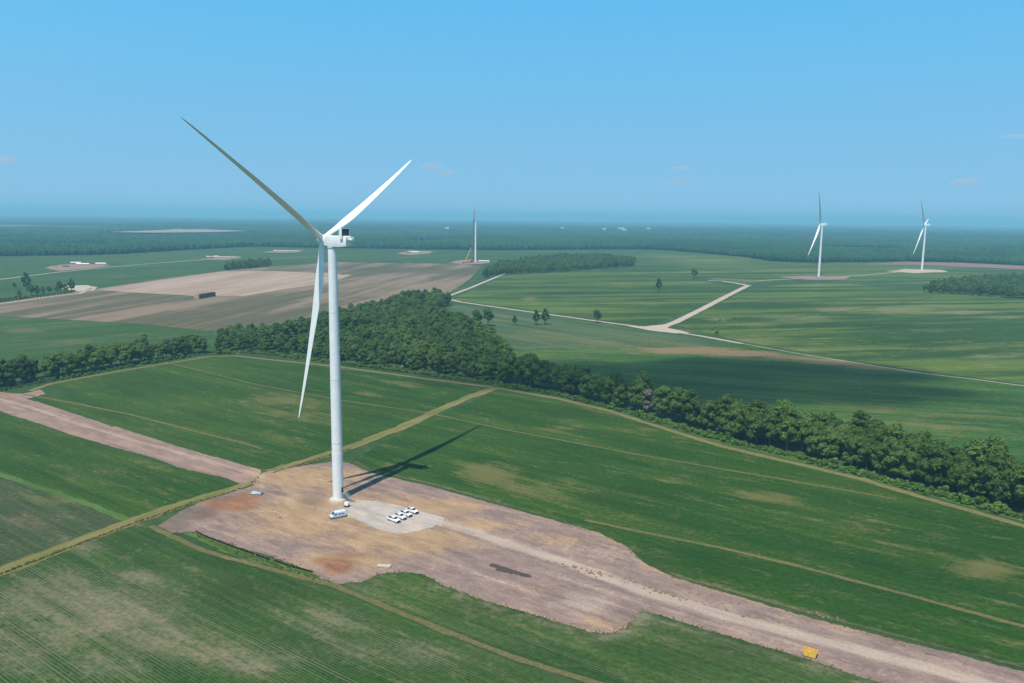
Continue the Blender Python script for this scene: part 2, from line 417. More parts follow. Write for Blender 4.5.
sheet('field', [(-103.8, 260.8), (-96.7, 265.3), (-57.2, 239), (-49.6, 240.6), (-43.7, 249.6), (-26.2, 247.1), (-10.7, 234.6), (4.8, 225.2), (23.8, 218.3), (41.2, 226), (52.9, 217.2), (77, 202.4), (99.6, 186.6), (134.8, 162.1), (110.7, 129.6), (72.4, 147), (24.5, 183.9), (-19.5, 209.9), (-55.2, 235.6)], .03, M_near, 4, marks=dict(
    g=[(-49.2, 231, 12.4, 0, -0.8, 4, 0.4), (14.2, 204.1, 16.6, 0, 0.2, 3.1, 0.3), (38.3, 217.4, 5, 0, 0.8, 5.3, 1), (30.8, 209.3, 5.6, 0, 0.4, 3.3, 0.9), (42, 218.1, 2.9, 0, 0.4, 2.4, 0.8)] + [('L', [(-21.6, 233.7), (-10.4, 226.7), (3.2, 217.8), (22.7, 206.4), (32.4, 204.5)], 1.6, .75), ('L', [(41.3, 217.5), (54, 209.3), (75, 196.3), (93.3, 183.9)], 1.3, .7)], b=[(51.8, 199.8, 21.7, 0, 2.3, 10.1, 0.4), (-8.6, 220.5, 14.8, 0, -0.3, 7.3, 0.4)]), label='green bean field between the thin dirt track and the bare pad')
sheet('field', [(-354.2, 481.3), (-294.5, 446), (-238.3, 407.6), (-169.8, 361.3), (-126.1, 334), (-117, 327.8), (-129.2, 306.9), (-143.5, 286.2), (-229.6, 344.2), (-275, 370.1)], .03, M_left, 4, marks=dict(
    r=[(-174.3, 346.2, 22.6, 0, -6.8, 14.1, 0.4), (-145.2, 320.6, 12.6, 0, -3.2, 7.3, 0.5)], b=[(-229.9, 392.7, 35.7, 0, -16.2, 28.8, 0.5), (-212, 344.8, 22.5, 0, -8.2, 14, 0.4)]), label='deep green field between the left dirt road and the lane')
sheet('field', [(-271.7, 365.4), (-227, 340.1), (-143.1, 285.2), (-155.4, 260.3), (-165.5, 243.5), (-175.8, 230.6)], .03, M_grey, 4, marks=dict(
    g=[(-181.3, 286.1, 15.1, 0, -5.9, 9.8, 0.5), (-171.1, 263.2, 17.5, 0, -4.1, 6.7, 0.4)], r=[(-182, 307.5, 24.2, 0, -3.8, 6.8, 0.5)]), label='grey green thin crop in the left corner of the lane')
sheet('field', [(-300, 484), (-267.5, 505.7), (-310.9, 518.8), (-283.3, 564.8), (-242.4, 633.4), (-129.4, 589), (-64.8, 551.9), (-17.2, 524.7), (-61.1, 425.2), (-109, 349.9), (-115.8, 351.1), (-179, 392.9), (-225.8, 424.5)], .03, M_left, 4, marks=dict(
    r=[(-147.9, 485.9, 25, 0, -6.4, 21.6, 0.75), (-116.5, 406.7, 13.2, 0, -3.7, 13.4, 0.5), (-125.6, 461, 29.7, 0, -13, 49.3, 0.45), (-95.2, 505.6, 10.4, 0, -1.6, 8.7, 0.7), (-70.1, 538, 12.4, 0, -1.3, 9.9, 0.6), (-209.1, 412.8, 32.1, 0, -5.8, 11.8, 0.25)], b=[(-243.9, 525.5, 33.7, 0, -14.2, 31.5, 0.5), (-78.4, 463.2, 35.8, 0, -4.1, 24.7, 0.4), (-159.6, 395.5, 20.5, 0, -4.2, 10.9, 0.3)]), label='green field behind the turbine up to the wood')
sheet('field', [(-10.3, 518.9), (30.6, 489.1), (73.2, 439.6), (106.8, 393.4), (137, 363.2), (167, 327), (196.1, 289.2), (254, 211.4), (185, 148.7), (135, 192.8), (122.4, 200.3), (98.6, 214.7), (76.9, 228.8), (53.2, 245.4), (41.1, 269), (19.2, 292), (-34.9, 331.8), (-63.1, 348.7), (-75.1, 363.2), (-57.5, 419.1)], .03, M_right, 4.5, marks=dict(
    r=[(-10.6, 346.2, 15.4, 0, -0.6, 18.4, 0.95), (8.4, 325.6, 21.3, 0, 0.3, 12.6, 0.6), (27, 426.8, 12.2, 0, 0.5, 8.4, 0.75), (70.9, 424.5, 13.7, 0, 1, 6.2, 0.45), (108.2, 320.2, 15.1, 0, 2.7, 8.5, 0.75), (159.3, 251.8, 13.4, 0, 4.5, 7.7, 0.9), (154.7, 230.6, 12.4, 0, 3.2, 5.3, 0.3), (80, 341, 26.8, 0, 1.8, 8.2, 0.3), (134, 290.3, 19.2, 0, 3.5, 8.1, 0.3), (-50.6, 350.5, 22.9, 0, -1.2, 8.7, 0.35)],
    g=[(60.7, 238.4, 12.7, 0, 0.6, 2.8, 0.25)] + [('L', [(-75.1, 363.2), (-63.1, 348.7), (-34.9, 331.8), (19.2, 292), (41.1, 269), (45.9, 255.1), (53.2, 245.4)], 1.2, .6), ('L', [(53.2, 245.4), (76.9, 228.8), (98.6, 214.7), (122.4, 200.3), (138, 191)], 1.8, .8)], b=[(29.1, 463.2, 35.9, 0, 1.1, 19.7, 0.6), (65.1, 257.2, 30.8, 0, 3, 12.9, 0.45), (45.3, 314.7, 24.8, 0, 2.2, 16.5, 0.35), (134.3, 259, 20.6, 0, 11.8, 24.7, 0.3)]), label='large dark green field right of the turbine')

# the field beyond the right hedgerow, and those further out
sheet('field', [(-14.5, 672.4), (78.5, 699.6), (163.6, 722.2), (214, 731.6), (250.4, 682.2), (284, 639.1), (313.7, 600.9), (345.5, 576.2), (365.3, 556.3), (471.9, 409.5), (257.7, 214.8), (211.9, 314.1), (182.2, 358.8), (149.6, 398.6), (118.1, 437.1), (81.4, 491.6), (33.8, 543.6), (-5, 584.5)], .03, M_beyond, 9, marks=dict(
    r=[(23.2, 645.6, 41.2, 0, 0.9, 28.1, 0.55), (226.8, 477.3, 36.9, 0, 16.7, 36.7, 0.35), (257.4, 454.4, 47, 0, 20.7, 38.2, 0.4), (286, 643.7, 49.3, 0.1, 10, 23.3, 0.5), (111.1, 680.7, 52.1, 0.1, 3.3, 20.8, 0.4)], g=[(157.4, 694.2, 48.6, 0.1, 4.7, 21.6, 1.25), (197.3, 678.7, 38.9, 0, 5.8, 20.6, 1.2), (233.8, 659, 29.4, 0, 5, 14.6, 0.9), (265, 642.4, 28.7, 0, 6.5, 16.2, 0.95), (293.7, 624.4, 31.9, 0, 6, 13.2, 1.2), (312.8, 606.9, 19.4, 0, 4.1, 8.3, 0.8), (113.6, 696.6, 26.6, 0, 1.7, 10.9, 0.7)], b=[(189.2, 595.7, 122, 0.1, 19.8, 64.7, 0.4)]), label='green field beyond the right hedgerow')
sheet('field', [(-92.2, 1052.5), (-0.4, 971.2), (54.9, 908.3), (114.6, 838.1), (139.7, 810.3), (182.9, 766.1), (214, 731.6), (161.1, 710.8), (78.2, 696.9), (11.4, 684.4), (-28.8, 708.8)], .06, M_mid, 9, marks=dict(r=[(47.2, 775.5, 78.8, 0.1, 3.1, 53.8, 0.4), (-36, 882.6, 44.7, 0.1, -2.2, 51.9, 0.4), (101, 735.4, 56.1, 0.1, 2.4, 18.1, 0.6)]), label='green field between the white road and the tan track')
sheet('field', [(-86, 1091.4), (-15.3, 1571.2), (97.5, 1644.7), (269.3, 1834), (327.6, 1775.3), (356.7, 1476.3), (379.7, 1315.6), (238.1, 1026.7), (151.8, 856.9), (109.8, 886.6), (57.1, 946.2), (-0.5, 1014.6)], .06, M_far, 14, marks=dict(
    r=[(24.7, 1116.7, 14.1, 0, 0.8, 41.1, 0.9), (-21.3, 1340.5, 67.5, 0.1, -1, 58.9, 0.4), (130.7, 1186.1, 89.7, 0.2, 5, 46.3, 0.4), (169.9, 1055, 53.3, 0.1, 5.8, 36.7, 0.4), (362.3, 1628.8, 61.4, 0.2, 19, 86.7, 0.5), (184.6, 1367.3, 51.6, 0.1, 8.1, 61.3, 0.4)], b=[(182.6, 978, 37.1, 0.1, 11.6, 63.5, 0.5), (75.3, 1260.6, 95.2, 0.2, 8.1, 140.6, 0.4)]), label='dark green field with two lone trees beside the white road')
sheet('field', [(399.1, 1336.5), (572.6, 1483.2), (803, 1247), (967.4, 1204.6), (399.2, 485.4), (368.7, 561.6), (307, 618.8), (272.2, 671.1), (219.4, 743.8), (178.3, 859.1), (240.7, 994)], .06, M_far, 12, marks=dict(
    r=[(339.8, 933.4, 47.3, 0.1, 13.7, 38.5, 0.9), (436.5, 1023.6, 51.8, 0.1, 14.5, 34.6, 0.9), (498.7, 1018.5, 64.4, 0.1, 21.9, 45.7, 0.95), (573.9, 1014.8, 51.4, 0.1, 18.9, 34, 0.9), (385.1, 1141.8, 86.5, 0.2, 19, 57.3, 0.5), (521.1, 1156.5, 87.6, 0.2, 19.5, 44, 0.4), (238.4, 906.4, 17.2, 0, 7, 27.3, 0.8), (238.7, 757.5, 57.8, 0.1, 9.8, 32, 0.6), (349.3, 707.1, 90.1, 0.1, 16.1, 33.6, 0.45), (421.7, 740.3, 75.4, 0.1, 17, 30.6, 0.45), (509.2, 1409.7, 88.7, 0.3, 15.4, 43.4, 0.5), (269.6, 858.6, 32.7, 0.1, 7.5, 24.5, 0.7), (303.1, 749.8, 57.2, 0.1, 7.4, 18.8, 0.6), (446, 841.8, 53.4, 0.1, 12.2, 23.6, 0.5), (417.5, 685.5, 35, 0, 12.4, 21, 0.6), (251.8, 711.4, 36.2, 0, 5.8, 17, 0.6), (267, 1129.1, 28.5, 0.1, 13, 56.1, 0.5), (592.1, 1097.8, 55.5, 0.1, 14, 26.5, 0.6), (589.3, 955.5, 36.3, 0.1, 18.3, 30.2, 0.6)],
    g=[(222.7, 769, 29.3, 0, 2.8, 9.9, 0.6), (271.3, 691.3, 35.2, 0, 3.1, 8, 0.45), (327, 611.7, 46.9, 0.1, 3.3, 6.3, 0.4), (418.4, 1010.9, 38.3, 0.1, 6.8, 16.9, 0.7), (492, 1017.9, 32.2, 0.1, 10.8, 22.8, 0.7), (580.6, 1015.5, 36, 0.1, 12.7, 22.7, 0.8)], b=[(362.8, 1074.5, 81.4, 0.2, 12.6, 38.1, 0.3), (374.5, 875.3, 111, 0.2, 7.1, 17, 0.6)]), label='pale streaked green field left of the right-hand copse')
sheet('field', [(268.2, 1765.4), (358.6, 2409.2), (491.4, 2873), (675.8, 2612.5), (763.9, 2126), (1021.1, 2223.4), (1345.7, 2103.4), (1809.3, 2103.6), (1079.2, 1246.8), (836.7, 1300.2), (756.3, 1442.2), (601.3, 1558.7), (426.2, 1441.1), (378.2, 1526.7)], .1, M_far, 22, marks=dict(
    r=[(552.3, 2130.9, 160.3, 0.8, 38, 148.2, 0.6), (484.9, 2320.8, 116.3, 0.6, 24.1, 116.8, 0.6), (658.9, 1830.7, 137.9, 0.6, 25.9, 72.8, 0.5), (776.4, 1783.8, 89.6, 0.4, 29.8, 69.2, 0.4), (404.7, 1723.7, 86.6, 0.3, 11.2, 48.4, 0.7)]), label='far green field around the two distant turbines')
sheet('field', [(-1534.3, 1847), (-1279.9, 1992.7), (-1055.6, 2146.6), (-903.2, 2748.8), (-577, 2669.2), (-108.7, 2635.6), (454, 2863), (358.6, 2409.2), (253.3, 2326.8), (18, 2026.1), (-129.4, 1954.5), (-453, 1977.6), (-586.9, 1654.2), (-636.4, 1224.8), (-651.8, 1006.8), (-664, 789.8)], .1, M_farL, 22, marks=dict(
    r=[(-756.5, 1458.9, 91.6, 0.1, -23.8, 46.4, 0.4), (-559, 2097.4, 157.5, 0.3, -18.9, 71.5, 0.4)], b=[(-1198.5, 2114.1, 211.7, 0.1, -54.6, 97, 0.3)]), label='far green fields on the left with construction pads')
sheet('field', [(-636.6, 756.6), (-644.7, 995.7), (-638.8, 1071.3), (-627, 1191.9), (-616.3, 1431), (-576.6, 1625), (-443.5, 1936.1), (-126.7, 1913.9), (-71.4, 1846.7), (-78.4, 1461.5), (-95.6, 1175.4), (-137.1, 1060.3), (-185.7, 964), (-228.5, 849.4), (-290.6, 769.9), (-387.2, 820.2), (-565.4, 871.2), (-747.5, 891.3)], .16, M_brown, 16, marks=dict(
    g=[(-405.1, 964, 73.1, 0.1, -12.7, 30.8, 0.6), (-247.3, 1074.1, 81.3, 0.1, -8.7, 38.1, 0.6), (-137.8, 1325.3, 50, 0.1, -4, 38.4, 0.5)], r=[(-237.9, 1681.1, 168.7, 0.4, -17.4, 123.4, 0.7), (-579.6, 1014.2, 76.8, 0.1, -19.1, 34, 0.3)]), label='brown striped stubble field beyond the wood')
sheet('bare_field', [(-619.1, 1176.5), (-605.2, 1364.8), (-571.3, 1581.6), (-490.3, 1609.2), (-379.8, 1569.6), (-308.1, 1526.7), (-305.1, 1343), (-351.3, 1225.6), (-375.9, 1114.3), (-443.2, 1106.7), (-535.3, 1139.8)], .3, M_tan, 16, label='pale tan bare field with the bale stack')
sheet('field', [(-715.9, 894.2), (-565.4, 871.2), (-387.2, 820.2), (-291.5, 769.8), (-251.5, 666.8), (-290.2, 731.2), (-326, 688.1), (-374, 648.7), (-383.6, 586), (-421.2, 519.3)], .08, M_farL, 12, marks=dict(
    r=[(-472, 762.6, 21.3, 0, -11.8, 19.4, 0.95), (-408.8, 710.6, 54.3, 0, -12.7, 22.6, 0.5), (-361.7, 744.7, 56.8, 0, -8.8, 18.6, 0.4)]), label='green field behind the left hedgerow')
sheet('bare_field', [(-2152.1, 4261.9), (-2137.3, 4928), (-2242.2, 5537.2), (-2014.1, 5247.5), (-1611.2, 4877.3), (-1665.7, 4483.1), (-1907.7, 4214.7)], 1.5, M_tan, 60, label='pale tan clearing far out in the forest')
sheet('bare_field', [(916.4, 2097), (1098.1, 2238.6), (1240.9, 2218.4), (1345.7, 2103.4), (1532.4, 2015.7), (1439, 1891.6), (1247.2, 1948), (1176.8, 2011.8), (1084.4, 2076.7)], .4, mat_field('reddish_soil', (.24, .14, .12), (.19, .12, .095), mott=.3, fs=.3), 30, label='reddish bare strip along the far forest')

# soil pad, gravel, roads
road_c = [(-33, 294.6), (-14.8, 280.2), (3.6, 265.4), (23.5, 249.8), (41, 234.5), (62.3, 219.7), (81.9, 208.2), (103.8, 195.5), (127.7, 181.2), (169.9, 154.5)]
c0, c1, cdv = Vector((-3.6, 278.6)), Vector((38.8, 245.7)), Vector((18.5, 278.3)) - Vector((12.5, 268.3))
comb_marks = []
for k in range(34):
    p0 = c0.lerp(c1, k/33) + cdv*rnd.uniform(-.25, .55) + Vector((rnd.uniform(-.6, .6), 0)); ln = rnd.uniform(.45, 1.1); bend = Vector((rnd.uniform(-.6, .6), rnd.uniform(-.4, .4)))
    comb_marks.append(('L', [tuple(p0), tuple(p0+cdv*ln*.5+bend), tuple(p0+cdv*ln)], rnd.uniform(.4, .75), rnd.uniform(.2, .5)))
def pad_relief(P):
    z = np.array([.22*noise.fractal(Vector((x*.12, y*.12, 0)), 1., 2., 4) + .22*noise.noise(Vector((x*.55, y*.55, 4))) for x, y in P])
    z += .9*weights(P, [(-55.5, 248.6, 7.9, 0, -1.1, 5.3, 1), (-48.9, 254.2, 6.1, 0, -0.7, 3.9, 0.8), (-116.7, 290, 5.4, 0, -2.3, 6.1, 0.6), (-112, 309.7, 5.7, 0, -1.6, 4.6, 0.6)])*np.array([.6+.6*noise.noise(Vector((x*.3, y*.3, 9))) for x, y in P])
    z += .8*np.minimum(.5, weights(P, comb_marks))
    for seg in ([(12, 253.4), (23.3, 248.3), (32.7, 243.4)], [(37.2, 240.6), (47.1, 233.3), (53.9, 228.9)], [(58.3, 227.7), (68.4, 220.5), (81.3, 214.9)]):
        z += .7*weights(P, [('L', seg, 1.3, 1.)])*np.clip([.5+noise.noise(Vector((x*.35, y*.35, 2)))*1.2 for x, y in P], 0, 1)
    calm = np.maximum(weights(P, [('L', road_c, 4.5, 1.)]), weights(P, [(-70.4, 311, 6.5, 0, -2.3, 10.4, 1.5), (-44.8, 295.3, 21.8, 0, -3.1, 21, 1.5)]))
    return np.maximum(z+.18, 0)*(1-np.clip(calm, 0, 1))
pad = [(-131, 281.7), (-127.7, 301.3), (-118.5, 316.5), (-111.8, 330.5), (-111.7, 344.1), (-107.2, 348.5), (-85.1, 361.3), (-75.4, 360.1), (-62.6, 345.8), (-34.7, 329.2), (3.9, 301), (19.1, 290), (33.3, 279.7), (41, 268.2), (45.8, 254.3), (52.9, 243.9), (66.1, 234.4), (76.3, 226.8), (85.9, 219.7), (97.7, 212.4), (108.7, 205.6), (121.6, 198.8), (133.8, 190.9), (177, 161.8), (156.3, 140.5), (116.8, 169.2), (97.5, 182.3), (93.9, 185.2), (77.8, 196.9), (54.5, 211.5), (44.4, 218.7), (40.1, 221), (36.7, 218.6), (35.6, 214.5), (32.7, 210.5), (28.9, 207.7), (22.9, 208.6), (16.1, 212.9), (3.3, 220.2), (-12, 229.3), (-22, 237.1), (-27.4, 243.3), (-35.1, 245.3), (-42.1, 243.7), (-46.8, 237.9), (-53.5, 236.3), (-61.6, 241), (-65.6, 245.3), (-81.7, 256.5), (-100.8, 266.9), (-115.1, 276.4), (-123, 275.3)]
sheet('bare_soil_pad', pad, .05, S_pad, 1.25, jit=1.1, marks=dict(
    r=[(-66, 294.6, 40.8, 0, -5.9, 27.2, 0.8), (-39.4, 271.2, 28.7, 0, -2, 14.3, 0.75), (-53.9, 254, 16.9, 0, -2.2, 11, 0.6), (-92.3, 335.2, 26.3, 0, -4.2, 15.9, 0.75), (-28.3, 306.6, 20.2, 0, -0.8, 9, 0.7), (-15.1, 286, 18.9, 0, -0.4, 6.9, 0.55), (-80.8, 342.4, 17.9, 0, -2.5, 11.1, 0.8), (18.1, 272.8, 12.3, 0, 0.4, 6.3, 0.6), (26.1, 212.6, 6.9, 0, 0.4, 4, 0.45), (8.1, 233.7, 9.4, 0, 0.1, 2.7, 0.3), (31.5, 209.9, 5.7, 0, 0.4, 2.8, 0.5)] + [('L', [(-21.8, 235), (3.2, 219), (22.8, 208.1)], 1.2, .55), ('L', [(3.9, 299.9), (33.2, 278.8), (45.6, 252.7), (52.8, 243.2), (76.1, 226.2), (108.5, 205.1)], .9, .5)],
    g=[('L', road_c, 2.8, .95)] + comb_marks + [('L', [(-12.9, 245.2), (-1.4, 238.3), (9.5, 230.4)], .5, .7), ('L', [(-2.9, 233.4), (6.4, 227.1)], .6, .6), ('L', [(15.5, 227.3), (27.1, 221.4)], .6, .4), ('L', [(-104.1, 304.3), (-80.1, 289.1), (-62, 284.6), (-39.4, 271.2)], .8, .35), ('L', [(-52.4, 305.9), (-19.7, 299.2), (11.1, 277.2), (37.6, 256.4)], .7, .3), ('L', [(-112.2, 345.5), (-104.8, 321.9), (-84.3, 304.9), (-66.2, 295.7)], 1.5, .45)]
      + [('L', [(16.5, 244.4), (45.4, 224.2), (79.4, 201.4), (100.5, 188.4)], .45, .5), ('L', [(16.4, 242.3), (45.1, 222.4), (78.9, 199.9), (99.6, 186.6)], .45, .45), ('L', [(42.2, 242.2), (64.1, 226.6), (84, 214.4), (106.7, 201.4)], .5, .4)]
      + [(-70.4, 311, 3.7, 0, -1, 4.6, 1.2), (-64.8, 297.8, 7.8, 0, -1.6, 7.4, 0.65), (23, 225.6, 11.5, 0, 0.6, 6.9, 0.5), (38.8, 220.4, 5.9, 0, 1, 6, 0.3), (-118.5, 348.1, 5.5, 0, -1.9, 5.7, 0.3), (-104.9, 278.6, 9.2, 0, -2, 5.6, 0.2), (-34.5, 290.4, 9.2, 0, -0.9, 8.1, 0.5)],
    b=[('L', [(-5.8, 251), (-1.5, 247.7), (6, 243.1)], 1.25, .95), ('L', [(-3.8, 247.6), (0.8, 245.1)], .9, .8)],
    rust=[(-111.6, 305.1, 12, 0, -3.1, 8.9, 1.05), (-107.1, 313.3, 8.2, 0, -2.3, 7, 0.7), (-117.4, 292, 5.4, 0, -2, 5.1, 0.8), (-56.6, 247.8, 5.3, 0, -1.3, 6, 1), (-54.6, 257.2, 8.2, 0, -0.8, 4, 0.6), (-42.4, 255.9, 6.8, 0, -0.6, 4, 0.35), (-61.9, 252.3, 4.7, 0, -0.9, 3.9, 0.6)],
    dark=[(-80.9, 310.7, 6.5, 0, -2.9, 11.5, 0.55), (-127.7, 282.7, 8.2, 0, -3.3, 7.7, 1), (-124.4, 295, 11.7, 0, -3.3, 8.3, 1), (-119.3, 310.6, 9.8, 0, -1.3, 3.4, 0.7), (-106.4, 326.9, 6.9, 0, -3.2, 10.1, 0.4), (-34.3, 325.4, 21.3, 0, -0.4, 3.8, 0.35), (-68.7, 316.9, 3.3, 0, -1.5, 7.2, 0.4)]
      + [('L', [(12, 254.2), (23.4, 249.1), (33.2, 242.7), (46.9, 232.6), (57.8, 225.8)], .6, .6), ('L', [(16.6, 245.9), (40.3, 229.8), (66.3, 212.9), (89, 198.1)], .5, .4)]), relief=pad_relief, step=.9, label='bare soil construction pad and access road round the turbine')
sheet('gravel_pad', [(-66.6, 306.5), (-62.9, 314.7), (-56.5, 311.4), (-44.2, 305), (-33.4, 297.7), (-25.2, 293.8), (-25.8, 283.7), (-33.1, 278.7), (-40.1, 275.8), (-50.3, 282.1), (-58.5, 289.7), (-63.5, 293.7)], .09, S_grav, 2.5, jit=.5, label='pale grey gravel hardstand with the parked trucks')
sheet('dirt_road', [(-396.3, 540.6), (-348.8, 510.6), (-328.6, 499.6), (-311.5, 494.7), (-307.1, 506.7), (-296.6, 495.4), (-300.8, 481.2), (-266.1, 457), (-227.4, 427.6), (-216.3, 418.6), (-214.7, 419.7), (-202.5, 410), (-180.8, 394.7), (-150.9, 373.2), (-125.9, 356.7), (-113.1, 348.3), (-111.3, 342.7), (-111.8, 333.2), (-116.5, 329.1), (-125.3, 336.7), (-146.3, 347.2), (-171.9, 365.9), (-199.7, 383.2), (-226.4, 400.3), (-261.3, 425.1), (-297.4, 450.6), (-358, 486.7)], .055, S_road, 1.8, jit=.9, marks=dict(
    g=[('L', [(-361.4, 509.9), (-286.2, 461), (-240.4, 426), (-203.5, 401.2), (-167.4, 377.6), (-138, 357.8), (-112.6, 341.3)], 1.6, .8)], r=[(-114, 345.4, 6.3, 0, -2.7, 8.4, 0.5)], dark=[('L', [(-263.4, 452.2), (-207.2, 408.8), (-161.8, 376.1), (-121.5, 343.8)], 1.1, .5), ('L', [(-201.4, 386.6), (-158.6, 357.1), (-119.1, 330.3)], 1.3, .6)]), label='wide bare dirt road running to the left')
# tracks and strips
S_STRIP = [(-311.6, 503.4), (-311.2, 525.2), (-286.9, 572.1), (-244.9, 635.6), (-225, 639.2), (-131.1, 596.9), (-65.6, 558.9), (-11.9, 529.7), (31.1, 497.5), (59.5, 467.1), (73.9, 444.1), (107.3, 395.2), (137.8, 365.5), (157.6, 345.1), (168.2, 329.6), (183.1, 309.8), (197.4, 291.2), (248.4, 219.8)]
ribbon('field_track', S_STRIP, 4.2, .07, S_track, .3, label='tan grassy track along the foot of the trees')
ribbon('grass_lane', [(-173.9, 228), (-164.8, 242.4), (-155.4, 260.3), (-142.8, 284.7), (-129.2, 306.9), (-110.8, 329.9)], 7.5, .09, S_lane, .32, label='yellow green grass lane on the left')
ribbon('grass_lane', [(-108.6, 345.6), (-95.2, 364), (-80.5, 385.2), (-60.8, 423.1), (-42.8, 466.1), (-27.8, 498.8), (-11.8, 526.6)], 7.0, .09, S_lane, .32, label='yellow green grass lane running back to the wood')
ribbon('dirt_track', [(-133.9, 281.6), (-105, 259.6), (-78.7, 246.5), (-55.8, 235.6), (-19.4, 209.1), (3, 193.9), (23, 183.4), (40.7, 172.4)], 2.3, .075, S_thin, .35, label='thin brown dirt track left of the pad')
ribbon('dirt_track', [(-309.4, 493.3), (-269.2, 473.3), (-219.5, 445.9), (-172.3, 414.3), (-134.7, 390.1), (-123.2, 381)], 2.0, .075, S_thin, .45, label='thin tan track across the field behind the left road')
ribbon('dirt_track', [(-270.1, 609.4), (-174.1, 530.8), (-107.6, 487.9), (-47.8, 456.1), (0.5, 419.5), (63.6, 378), (116.5, 346.4), (161.3, 319.5)], 1.7, .08, S_thin, .45, label='long thin tan line across the fields behind the turbine')
ribbon('dirt_track', [(28.9, 292.3), (48.3, 281.1), (74.6, 267.8), (97.7, 252.9), (122.5, 234.4), (148.7, 214.4), (164.5, 202.1)], 2.0, .08, S_thin, .45, label='thin tan track right of the access road')
ribbon('grass_lane', [(-277.3, 373.3), (-225.7, 338.1), (-198.2, 321.3), (-167.1, 302.3), (-143.5, 286.2)], 3.2, .08, S_verge, .4, label='narrow green strip dividing the left fields')
ribbon('verge', [(-118, 277.3), (-96.9, 261), (-80.3, 251.8), (-61.4, 240.3)], 4.5, .065, S_verge, .5, label='weedy verge below the black silt fence')
ribbon('verge', [(-246.9, 652.1), (-209.5, 652.1), (-134.6, 613.4), (-60, 573.8), (-7.9, 538.1), (33.1, 509.1), (76, 456.9), (110.2, 406.3), (140.9, 374.3), (172, 337.4), (202, 298.5), (217.6, 273.9)], 7, .06, S_verge, .3, label='bright green weeds at the foot of the trees')
ribbon('white_road', [(-103.3, 1130.4), (-70.6, 1067.2), (-0.4, 987), (56, 926.9), (107.7, 869.5), (145.6, 833), (186, 779.4), (214.9, 734.5)], 5.5, .12, S_white, .25, label='white gravel road running across the middle fields')
ribbon('white_road', [(131.2, 835.6), (162.8, 845.9), (183.4, 884.3), (243.4, 1016), (325.9, 1200.7), (415.2, 1397.4)], 9.5, .14, S_white, .12, label='white gravel road branching off to the upper right')
ribbon('white_road', [(-94.9, 1131.4), (-68.5, 1278.1), (-15.7, 1612.5)], 6, .12, S_white, .15, label='white gravel road leading back to the copse')
ribbon('white_road', [(412.1, 1386.9), (401.7, 1437.8), (389.4, 1480.8), (365.3, 1489)], 10, .14, S_white, .3, label='short white road at the far corner')
ribbon('white_road', [(214.9, 734.5), (249.5, 679.6), (283, 636.8), (312.7, 598.9), (344.4, 574.3), (364.2, 554.5), (396.4, 515.5)], 1.7, .1, S_white, .7, label='narrow pale track running to the right edge')
ribbon('white_road', [(382.2, 1527.3), (466.9, 1503.3), (564.8, 1566), (727.7, 1670.6), (894.3, 1819.3)], 6, .16, S_white, .4, label='pale road between the two distant turbines')
ribbon('white_road', [(-930, 1205.2), (-863.7, 1339.4), (-864.6, 1520.7), (-846.1, 1674.4), (-807.3, 1825.6), (-764.4, 1982.5), (-730.3, 2138)], 6, .16, S_white, .3, label='pale road linking the far left pads')
ribbon('white_road', [(-607.5, 1682.8), (-512.7, 1922.7), (-443.3, 2174.2)], 6, .2, S_thin, .3, label='far tan road left of the turbine tower')
ribbon('white_road', [(-382.8, 1947.9), (-310, 2100.1), (-263.8, 2269.1)], 7, .2, S_thin, .3, label='far tan road behind the turbine nacelle')
ribbon('dirt_track', [(-330.4, 1523.3), (-276.4, 1659.2), (-232.3, 1914.3)], 10, .34, S_thin, .3, label='pale strip across the stubble')
ribbon('white_road', [(-637, 911.2), (-637.8, 984.9), (-631.5, 1058.9), (-612.7, 1123.4), (-638.1, 1207.3)], 5, .3, S_white, .3, label='pale road along the row of far trees')
ribbon('dirt_track', [(11.6, 697.8), (79.6, 710.7), (126.4, 719.6), (161.1, 710.8)], 5, .11, S_thin, .8, label='faint tan grassy track in the middle distance')
ribbon('ditch', [(261.6, 805.6), (389.7, 884.8), (500.7, 947.7), (639.9, 989.6), (758.1, 1021.4)], 4, .12, mat_soil('ditch_weeds', (.03, .07, .03), (.05, .09, .035)), .5, label='dark ditch across the far right field')
ribbon('ditch', [(192.1, 852.2), (327.6, 932.4), (474, 1049.9), (629.6, 1197)], 4, .12, bpy.data.materials['ditch_weeds'], .5, label='second dark ditch in front of the copse')
